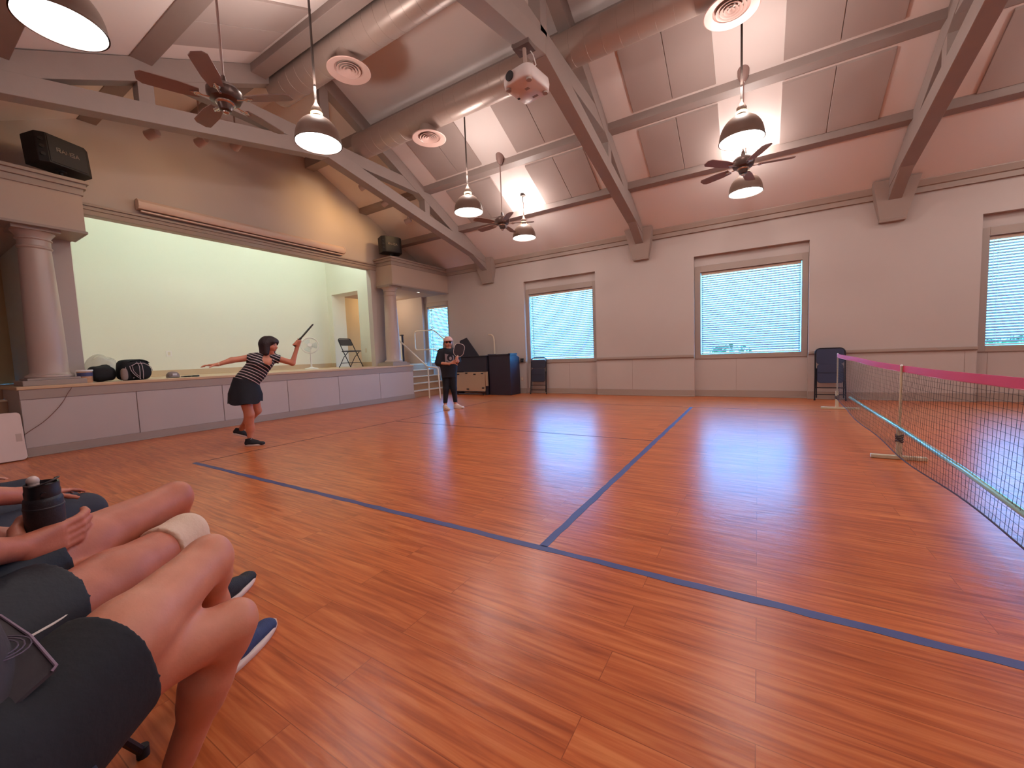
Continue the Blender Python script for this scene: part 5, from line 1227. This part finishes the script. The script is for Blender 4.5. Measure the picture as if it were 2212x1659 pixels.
shoe(t, P2(-0.115, 0, 0.04), P2(-0.01, 0, -0.20), (0, 0, 1), 0.10, (m_shw, m_sole, m_lace_w))
shoe(t, P2(0.10, 0, 0.05), P2(0.30, 0, -0.10), (0, 0, 1), 0.10, (m_shw, m_sole, m_lace_w))
pt = thing('paddle', 'dark paddle with a pale rim held by the player in the pink cap', 'paddle', tuple(g0), group='game paddles')
zz = gd2; yy = N2-zz*N2.dot(zz); yy.normalize(); xx = yy.cross(zz)
M4 = Matrix((xx, yy, zz)).transposed().to_4x4(); M4.translation = gd2*0.10
paddle_mesh(M('paddle_dark', '#2a2028', 0.5), M('paddle_rim', '#d9c3bd', 0.4), M('paddle_grip', '#cdb9ae', 0.6), pt, 0.26, 0.205, 0.10, M4)
# ---- the people seated along the near wall (cropped by the left edge of the picture)
def seated_core(hR, hL, chest, neckp, headc, face, wd=0.19):
    hR, hL, chest, neckp = map(Vector, (hR, hL, chest, neckp)); pel = (hR+hL)/2; s = (hR-hL).normalized(); fl = Vector((-s.y, s.x, 0))
    return [(tuple(hR+Vector((0, -0.03, 0.02))), tuple(hL+Vector((0, -0.03, 0.02))), 0.115, 0.115, 0.05), (tuple(pel+Vector((0, -0.03, 0.08))), tuple(chest), 0.15, 0.155, 0.06, (tuple(fl), 0.85)),
            (tuple(chest+s*wd*0.9+Vector((0, 0, 0.12))), tuple(chest-s*wd*0.9+Vector((0, 0, 0.12))), 0.07, 0.07, 0.05), (tuple(chest+Vector((0, 0, 0.1))), tuple(neckp), 0.06, 0.055, 0.04)], s, fl
def leg(h, k, a, r=(0.085, 0.060, 0.058, 0.034)):
    h, k, a = map(Vector, (h, k, a)); back = ((h-k).normalized()+(a-k).normalized()); back = back.normalized() if back.length > 1e-3 else Vector((0, -1, 0)); m = k.lerp(a, 0.36)+back*0.018
    return [(tuple(h), tuple(h.lerp(k, 0.55)), r[0], r[0]*0.92, 0.04), (tuple(h.lerp(k, 0.55)), tuple(k), r[0]*0.90, r[1], 0.03), (tuple(k), tuple(k.lerp(a, 0.10)), r[1], r[1]*0.94, 0.02),
            (tuple(k.lerp(a, 0.10)-back*0.008), tuple(k.lerp(a, 0.14)-back*0.008), r[1]*0.85, r[1]*0.8, 0.02), (tuple(m), tuple(k.lerp(a, 0.50)+back*0.010), r[2], r[2]*0.86, 0.03), (tuple(k.lerp(a, 0.15)), tuple(a), r[2]*0.85, r[3], 0.03), (tuple(k-back*0.020), tuple(k-back*0.022+Vector((0, 0, 0.008))), r[1]*0.72, r[1]*0.68, 0.02)]
m_tee_dark = M('tee_charcoal', '#3a3338', 0.85, bump=0.15, bscale=40); m_hem = M('shirt_piping', '#8d7688', 0.7)
def shirt_prims(core, s, chest, arms, extra=0.014):
    out = [(a, b, ra+extra, rb+extra, k, *r) for (a, b, ra, rb, k, *r) in core[1:3]]
    for sh, el in arms: out.append((tuple(sh), tuple(Vector(sh).lerp(Vector(el), 0.6)), 0.066, 0.062, 0.03))
    return out

# nearest seated person, legs crossed
t = thing('person', 'seated person in black shorts with bare crossed legs, nearest the viewer', 'person', (-1.06, 0.0, 0.46))
hR, hL = Vector((-0.955, 0.0, 0.505)), Vector((-1.165, 0.0, 0.485)); chest = Vector((-1.06, -0.10, 0.92)); hc = Vector((-1.06, -0.05, 1.33))
core, s_, fl_ = seated_core(hR, hL, chest, (-1.06, -0.08, 1.17), hc, (0, 1, 0))
sk = list(core); Q = head_parts(t, hc, (0, 1, 0), (0, 0, 1), 0.115, sk)
kR, aR = Vector((-1.290, 0.458, 0.570)), Vector((-1.600, 0.560, 0.085)); kL, aL = Vector((-1.180, 0.458, 0.422)), Vector((-1.268, 0.352, 0.09))
sk += leg(hR, kR, aR, (0.084, 0.060, 0.058, 0.036))+leg(hL, kL, aL, (0.090, 0.057, 0.058, 0.036))
arA = [((-0.885, -0.08, 1.03), (-0.82, -0.12, 0.76)), ((-1.235, -0.08, 1.03), (-1.31, -0.12, 0.78))]
sk += [(arA[0][0], arA[0][1], 0.050, 0.042, 0.03), (arA[0][1], (-0.93, 0.02, 0.70), 0.040, 0.028, 0.02), (arA[1][0], arA[1][1], 0.050, 0.042, 0.03), (arA[1][1], (-1.20, -0.02, 0.72), 0.040, 0.028, 0.02)]
sk += hand((-0.935, 0.022, 0.70), (-1, 0.1, 0.0), (0, -1, 0), 1, 1.0, 0.4, 0.1)+hand((-1.195, -0.018, 0.72), (1, 0.0, 0), (0, -1, 0), -1, 1.0, 0.4, 0.1)
body('body', m_skin, t, sk, 0.0075)
body('hair', m_hair2, t, [(Q(-0.2, 0, 0.35), Q(0.0, 0, 0.42), 0.104, 0.098, 0.03)], 0.009, subs=[(Q(0.95, 0, -0.1), (0.08, 0.085, 0.10))])
face_details(t, Q, 0.115, False)
hemR = hR.lerp(kR, 0.46)
dR = (kR-hR).normalized()
sh = [(tuple(hR+Vector((0, -0.03, 0.015))), tuple(hL+Vector((0, -0.03, 0.015))), 0.130, 0.130, 0.05), (tuple(hR), tuple(hR.lerp(kR, 0.72)), 0.106, 0.097, 0.04), (tuple(hR+Vector((0.02, -0.02, -0.06))), tuple(hR.lerp(kR, 0.55)+Vector((0.035, -0.01, -0.075))), 0.10, 0.075, 0.04)]
so = body('shorts', m_shorts, t, sh, 0.006, cuts=[(tuple(hemR), tuple(dR+Vector((0.10, 0, 0.05))))])
f = MB(); ring = []
dL = (kL-hL).normalized()
body('shorts_leg', m_shorts, so, [(tuple(hL), tuple(hL.lerp(kL, 0.7)), 0.112, 0.100, 0.03)], 0.008, cuts=[(tuple(hL.lerp(kL, 0.40)), tuple(dL))])
sp = shirt_prims(core, s_, chest, arA); sp += [((-1.06, -0.08, 0.60), (-1.06, -0.09, 0.75), 0.155, 0.155, 0.05, ((0, 1, 0), 0.75))]
st = body('shirt', m_tee_dark, t, sp, 0.009, cuts=[((0, 0, 0.585), (0, 0, -1))], subs=[((-1.06, -0.03, 1.17), (0.07, 0.07, 0.05))])
# front of the shirt lying over the lap, with a pale hem and a ring print
EA, EB, EC = Vector((-1.210, 0.103, 0.652)), Vector((-1.060, 0.118, 0.655)), Vector((-0.968, 0.130, 0.628))
f = MB(); top = [EA, EA.lerp(EB, 0.5), EB, EB.lerp(EC, 0.5), EC]; rows = []
for k in range(6):
    u = k/5
    rows.append([tuple(p+Vector((0.06*u*max(0, (p.x+1.10)/0.13), -0.16*u, 0.045*u-0.02*u*u-0.10*u*max(0, (p.x+1.10)/0.13)))) for p in top])
vs = [v for r_ in rows for v in r_]; n_ = len(vs); vs2 = [(x, y, z-0.006) for x, y, z in vs]
fs = [(i*5+j, i*5+j+1, i*5+j+6, i*5+j+5) for i in range(5) for j in range(4)]
f.add(vs+vs2, fs+[tuple(n_+q for q in reversed(g)) for g in fs]+[(j, n_+j, n_+j+1, j+1) for j in range(4)]+[(i*5+4, n_+i*5+4, n_+i*5+9, i*5+9) for i in range(5)])
fo = f.build('shirt_front', m_tee_dark, st, 60, world=True)
# hairline piping along the hem
MB().tube([p+Vector((0, 0, 0.002)) for p in top]+[EC+Vector((0.003, -0.006, -0.002))], 0.0024, 6).build('hem_piping', m_hem, st, 40, world=True)
f = MB()
for rr in (0.034, 0.041, 0.048):
    f.tube([(-1.035+rr*math.cos(a), 0.068+rr*math.sin(a), 0.672-0.25*rr*math.sin(a)-0.10*max(0, rr*math.cos(a))) for a in np.linspace(-PI*0.5, PI*0.8, 15)], 0.0011, 4)
f.build('ring_print', M('print_mauve', '#5f5060', 0.8), st, 40, world=True)
shoe(t, (-1.595, 0.515, 0.0), (-1.745, 0.835, 0.0), (0, 0, 1), 0.105, (m_shoe_blue, m_sole, m_lace_b), 0.054, label='blue knit trainer with a pale sole')
shoe(t, (-1.262, 0.275, 0.0), (-1.215, 0.575-0.0, 0.0), (0, 0, 1), 0.10, (m_shoe_blue, m_sole, m_lace_b), 0.052) if False else None

# seated person with the bottle and the knee sleeve
t = thing('person', 'seated person in navy shorts with a cream knee sleeve holding a bottle', 'person', (-1.52, 0.0, 0.46))
hR, hL = Vector((-1.385, 0.06, 0.50)), Vector((-1.555, -0.05, 0.55)); chest = Vector((-1.54, -0.10, 0.95)); hc = Vector((-1.58, -0.06, 1.36))
core, s_, fl_ = seated_core(hR, hL, chest, (-1.56, -0.09, 1.20), hc, (-0.4, 1, 0))
sk = list(core); Q = head_parts(t, hc, (-0.35, 1, 0), (0, 0, 1), 0.115, sk)
kR, aR = Vector((-1.735, 0.555, 0.505)), Vector((-2.10, 0.765, 0.09)); kL, aL = Vector((-1.925, 0.595, 0.595)), Vector((-2.28, 0.60, 0.10))
sk += leg(hR, kR, aR, (0.090, 0.060, 0.057, 0.035))+leg(hL, kL, aL, (0.090, 0.062, 0.057, 0.035))
arB = [((-1.365, -0.05, 1.06), (-1.30, -0.02, 0.78)), ((-1.715, -0.12, 1.06), (-1.83, -0.10, 0.80))]
wR = Vector((-1.618, 0.182, 0.655)); bb = Vector((-1.672, 0.238, 0.660))
sk += [(arB[0][0], arB[0][1], 0.050, 0.043, 0.03), (arB[0][1], tuple(wR), 0.046, 0.030, 0.02), (arB[1][0], arB[1][1], 0.050, 0.043, 0.03), (arB[1][1], (-1.745, 0.115, 0.690), 0.044, 0.030, 0.02)]
# right hand wrapped under and round the bottle
kn = wR+Vector((-0.050, 0.060, -0.002))
for u in (-0.030, -0.012, 0.008, 0.026):
    sk += [(tuple(wR+Vector((0.010, 0.006, u*0.6))), tuple(kn+Vector((0.028, 0.012, u))), 0.020, 0.0155, 0.012)]
for i, (u, L_) in enumerate(((0.026, 1.0), (0.006, 1.06), (-0.014, 1.0), (-0.032, 0.85))):
    p0 = kn+Vector((0.028, 0.012, u)); p1 = p0+Vector((-0.030, 0.046, 0.004))*L_; p2 = p1+Vector((-0.038, 0.022, 0.004))*L_; p3 = p2+Vector((-0.028, 0.002, 0.003))*L_
    sk += [(tuple(p0), tuple(p1), 0.0125, 0.0115, 0.004), (tuple(p1), tuple(p2), 0.0115, 0.0108, 0.004), (tuple(p2), tuple(p3), 0.0108, 0.0095, 0.004)]
th0 = wR+Vector((-0.018, 0.0, 0.012)); th1 = wR+Vector((-0.060, 0.004, 0.034)); th2 = th1+Vector((-0.026, 0.016, 0.018)); th3 = th2+Vector((-0.008, 0.022, 0.010))
sk += [(tuple(th0), tuple(th1), 0.020, 0.0155, 0.012), (tuple(th1), tuple(th2), 0.0145, 0.013, 0.005), (tuple(th2), tuple(th3), 0.013, 0.010, 0.005)]
sk += hand((-1.742, 0.120, 0.688), Vector((0.50, 0.55, -0.42)), Vector((-0.3, 0.2, -1)), 1, 1.05, 0.45, 0.1)
body('body', m_skin2, t, sk, 0.005)
body('hair', m_hair2, t, [(Q(-0.2, 0, 0.35), Q(0.0, 0, 0.42), 0.104, 0.098, 0.03)], 0.009, subs=[(Q(0.95, 0, -0.1), (0.08, 0.085, 0.10))])
face_details(t, Q, 0.115, False)
dR = (kR-hR).normalized(); dL = (kL-hL).normalized()
sh = [(tuple(hR+Vector((0, -0.03, 0.01))), tuple(hL+Vector((0, -0.03, 0.01))), 0.130, 0.130, 0.05), ]
so = body('shorts', m_shorts2, t, sh, 0.008)
body('shorts_leg', m_shorts2, so, [(tuple(hR), tuple(hR.lerp(kR, 0.7)), 0.116, 0.112, 0.04), (tuple(hR+Vector((-0.05, 0.0, 0.03))), tuple(hR.lerp(kR, 0.55)+Vector((-0.05, 0.0, 0.03))), 0.10, 0.095, 0.04)], 0.006, cuts=[(tuple(hR.lerp(kR, 0.25)), tuple(dR+Vector((0.0, 0.0, -0.35))))])
body('shorts_leg', m_shorts2, so, [(tuple(hL), tuple(hL.lerp(kL, 0.8)), 0.114, 0.104, 0.04)], 0.008, cuts=[(tuple(hL.lerp(kL, 0.42)), tuple(dL))])
m_swoosh = M('stripe_white', '#d9cfca', 0.6)
def on_thigh(h, k, r, u, ang):
    d = (k-h).normalized(); x = d.cross(Vector((0, 0, 1))).normalized(); y = x.cross(d); c = h.lerp(k, u); return c+x*(r*math.cos(ang))+y*(r*math.sin(ang))
MB().tube([on_thigh(hR, kR, 0.113, -0.12+0.32*q/8, 0.30+0.06*math.sin(q/8*PI*1.6)+0.16*q/8) for q in range(9)], [0.001]+[0.004]*6+[0.003, 0.001], 6).build('side_stripe', m_swoosh, so, 40, world=True)
MB().tube([on_thigh(hR, kR, 0.113, -0.10+0.10*q/5, 0.95+0.12*q/5) for q in range(6)], [0.001, 0.002, 0.0025, 0.002, 0.0015, 0.001], 6).build('pocket_piping', m_swoosh, so, 40, world=True)
# knee sleeve
m_slv = M('sleeve_cream', '#d8b9a2', 0.85, bump=0.3, bscale=60)
shin = (aR-kR).normalized()
lg = leg(hR, kR, aR, (0.100, 0.072, 0.068, 0.045))
body('knee_sleeve', m_slv, t, lg, 0.007, cuts=[(tuple(hR.lerp(kR, 0.83)), tuple(-dR)), (tuple(kR.lerp(aR, 0.30)), tuple(shin))], label='cream fabric knee sleeve')
sp = shirt_prims(core, s_, chest, arB); body('shirt', M('tee_navy', '#23222c', 0.85), t, sp, 0.009, cuts=[((0, 0, 0.62), (0, 0, -1))], subs=[((-1.56, -0.05, 1.20), (0.07, 0.07, 0.05))])
shoe(t, (-2.06, 0.725, 0.0), (-2.235, 0.985, 0.0), (0, 0, 1), 0.10, (m_shoe_black, m_sole, m_lace_d), 0.052, label='black trainer with a pale sole')
shoe(t, (-2.27, 0.54, 0.0), (-2.40, 0.80, 0.0), (0, 0, 1), 0.10, (m_shoe_black, m_sole, m_lace_d), 0.052)
# the bottle
bt = thing('water_bottle', 'black water bottle with a clear spout in a seated person\'s hand', 'bottle', tuple(bb))
m_bot = M('bottle_black', '#262228', 0.5, bump=0.1, bscale=150); m_botl = M('bottle_lid', '#1c191e', 0.35); m_sil = M('spout_clear', '#d3b7ae', 0.25)
TB = Matrix.Rotation(math.radians(4), 4, 'Y')
f = MB(); f.lathe([(0.001, 0), (0.035, 0), (0.038, 0.006), (0.0385, 0.078), (0.0395, 0.079), (0.0395, 0.083), (0.038, 0.085), (0.0375, 0.100), (0.036, 0.106), (0.031, 0.112), (0.001, 0.112)], n=36, close=False); f.xform(TB).build('flask', m_bot, bt, 30)
f = MB(); f.lathe([(0.001, 0.110), (0.034, 0.110), (0.0345, 0.124), (0.033, 0.130), (0.033, 0.146), (0.029, 0.147), (0.028, 0.138), (0.001, 0.138)], n=36, close=False); f.xform(TB).build('lid', m_botl, bt, 30)
f = MB(); f.sphere((-0.022, -0.012, 0.150), 0.013, 14, 10, (1, 1, 1.1)); f.cyl((-0.022, -0.012, 0.136), (-0.022, -0.012, 0.148), 0.012, n=12); f.xform(TB).build('spout', m_sil, bt, 40)
f = MB(); f.tube([(0.030*math.cos(a), 0.030*math.sin(a), 0.150+0.006*math.sin(a*1.5)) for a in np.linspace(-0.9, 1.9, 14)], 0.005, 6, flat=0.5); f.cyl((0.034, -0.004, 0.122), (0.040, -0.004, 0.122), 0.006, n=10); f.xform(TB).build('lid_catch', m_botl, bt, 40)
# third seated person
m_trs = M('trousers_navy', '#2a2b38', 0.8, bump=0.15, bscale=50)
t = thing('person', 'seated person in navy trousers with a bare forearm on the thigh, behind the bottle', 'person', (-2.30, 0.0, 0.46))
hR, hL = Vector((-2.22, 0.03, 0.52)), Vector((-2.42, -0.01, 0.52)); chest = Vector((-2.32, -0.10, 0.94)); hc = Vector((-2.34, -0.08, 1.34))
core, s_, fl_ = seated_core(hR, hL, chest, (-2.33, -0.10, 1.18), hc, (0, 1, 0))
sk = list(core); Q = head_parts(t, hc, (0, 1, 0), (0, 0, 1), 0.112, sk)
kR, aR, kL, aL = Vector((-2.475, 0.455, 0.50)), Vector((-2.52, 0.50, 0.09)), Vector((-2.66, 0.42, 0.50)), Vector((-2.72, 0.46, 0.09))
arC = [((-2.15, -0.08, 1.04), (-2.13, 0.02, 0.76)), ((-2.49, -0.08, 1.04), (-2.60, -0.04, 0.78))]
sk += [(hR, hR.lerp(kR, 0.3), 0.08, 0.08, 0.03), (hL, hL.lerp(kL, 0.3), 0.08, 0.08, 0.03), (aR+Vector((0, 0, 0.06)), aR, 0.035, 0.035, 0.01), (aL+Vector((0, 0, 0.06)), aL, 0.035, 0.035, 0.01)]
sk = [tuple([tuple(q[0]), tuple(q[1])]+list(q[2:])) for q in sk]
sk += [(arC[0][0], arC[0][1], 0.050, 0.044, 0.03), (arC[0][1], (-2.42, 0.315, 0.628), 0.046, 0.030, 0.02), (arC[1][0], arC[1][1], 0.050, 0.043, 0.03), (arC[1][1], (-2.64, 0.2, 0.64), 0.042, 0.029, 0.02)]
sk += hand((-2.425, 0.32, 0.626), Vector((-0.55, 0.8, -0.15)), (0, 0, -1), -1, 1.0, 0.25, 0.1)+hand((-2.643, 0.205, 0.64), Vector((0.0, 1, -0.2)), (0, 0, -1), 1, 1.0, 0.25, 0.1)
body('body', m_skin2, t, sk, 0.0085)
body('hair', m_hair2, t, [(Q(-0.2, 0, 0.35), Q(0.0, 0, 0.42), 0.102, 0.096, 0.03)], 0.010, subs=[(Q(0.95, 0, -0.1), (0.08, 0.085, 0.10))])
tr = [(tuple(hR), tuple(hL), 0.125, 0.125, 0.05)]
for h, k, a in ((hR, kR, aR), (hL, kL, aL)): tr += [(tuple(h), tuple(k), 0.098, 0.076, 0.04), (tuple(k), tuple(k.lerp(a, 0.4)), 0.075, 0.066, 0.03), (tuple(k.lerp(a, 0.4)), tuple(k.lerp(a, 0.93)), 0.066, 0.052, 0.03)]
body('trousers', m_trs, t, tr, 0.009)
body('shirt', M('tee_slate', '#4a4a55', 0.85), t, shirt_prims(core, s_, chest, arC), 0.010, cuts=[((0, 0, 0.60), (0, 0, -1))], subs=[((-2.33, -0.06, 1.18), (0.07, 0.07, 0.05))])
shoe(t, (-2.51, 0.44, 0.0), (-2.55, 0.73, 0.0), (0, 0, 1), 0.10, (m_shoe_black, m_sole, m_lace_d), 0.05)
shoe(t, (-2.71, 0.40, 0.0), (-2.76, 0.69, 0.0), (0, 0, 1), 0.10, (m_shoe_black, m_sole, m_lace_d), 0.05)
# fourth seated person, only the fingers reach into the picture
t = thing('person', 'seated person at the left edge with only pale fingertips showing', 'person', (-3.02, 0.0, 0.46))
hR, hL = Vector((-2.93, 0.02, 0.52)), Vector((-3.12, 0.02, 0.52)); chest = Vector((-3.03, -0.10, 0.92)); hc = Vector((-3.03, -0.08, 1.30))
core, s_, fl_ = seated_core(hR, hL, chest, (-3.03, -0.10, 1.15), hc, (0, 1, 0), 0.17)
sk = list(core); Q = head_parts(t, hc, (0, 1, 0), (0, 0, 1), 0.108, sk)
sk += [((-2.87, -0.08, 1.02), (-2.84, -0.02, 0.76), 0.045, 0.038, 0.03), ((-2.84, -0.02, 0.76), (-3.02, 0.175, 0.655), 0.038, 0.026, 0.02), ((-3.19, -0.08, 1.02), (-3.25, -0.02, 0.76), 0.045, 0.038, 0.03), ((-3.25, -0.02, 0.76), (-3.14, 0.16, 0.655), 0.038, 0.026, 0.02)]
sk += hand((-3.025, 0.18, 0.652), Vector((-0.45, 0.9, -0.25)), (0, 0, -1), -1, 0.95, 0.15, 0.2)+hand((-3.138, 0.165, 0.652), Vector((0.3, 0.9, -0.2)), (0, 0, -1), 1, 0.95, 0.2, 0.1)
body('body', m_skin3, t, sk, 0.0085)
body('hair', m_hair1, t, [(Q(-0.25, 0, 0.25), Q(-0.05, 0, 0.40), 0.104, 0.098, 0.03)], 0.010, subs=[(Q(0.95, 0, -0.1), (0.08, 0.085, 0.10))])
tr = [(tuple(hR), tuple(hL), 0.12, 0.12, 0.05)]
for h, k, a in ((hR, (-2.98, 0.40, 0.50), (-3.0, 0.42, 0.09)), (hL, (-3.16, 0.40, 0.50), (-3.18, 0.42, 0.09))): h = Vector(h); k = Vector(k); a = Vector(a); tr += [(tuple(h), tuple(k), 0.09, 0.068, 0.04), (tuple(k), tuple(k.lerp(a, 0.95)), 0.066, 0.045, 0.03)]
body('trousers', m_trs, t, tr, 0.010)
body('shirt', M('tee_mauve', '#7a5a60', 0.85), t, shirt_prims(core, s_, chest, [((-2.87, -0.08, 1.02), (-2.84, -0.02, 0.76)), ((-3.19, -0.08, 1.02), (-3.25, -0.02, 0.76))]), 0.010, cuts=[((0, 0, 0.60), (0, 0, -1))], subs=[((-3.03, -0.06, 1.15), (0.07, 0.07, 0.05))])
for x in (-2.99, -3.17): shoe(t, (x, 0.36, 0.0), (x-0.03, 0.64, 0.0), (0, 0, 1), 0.10, (m_shoe_black, m_sole, m_lace_d), 0.05)
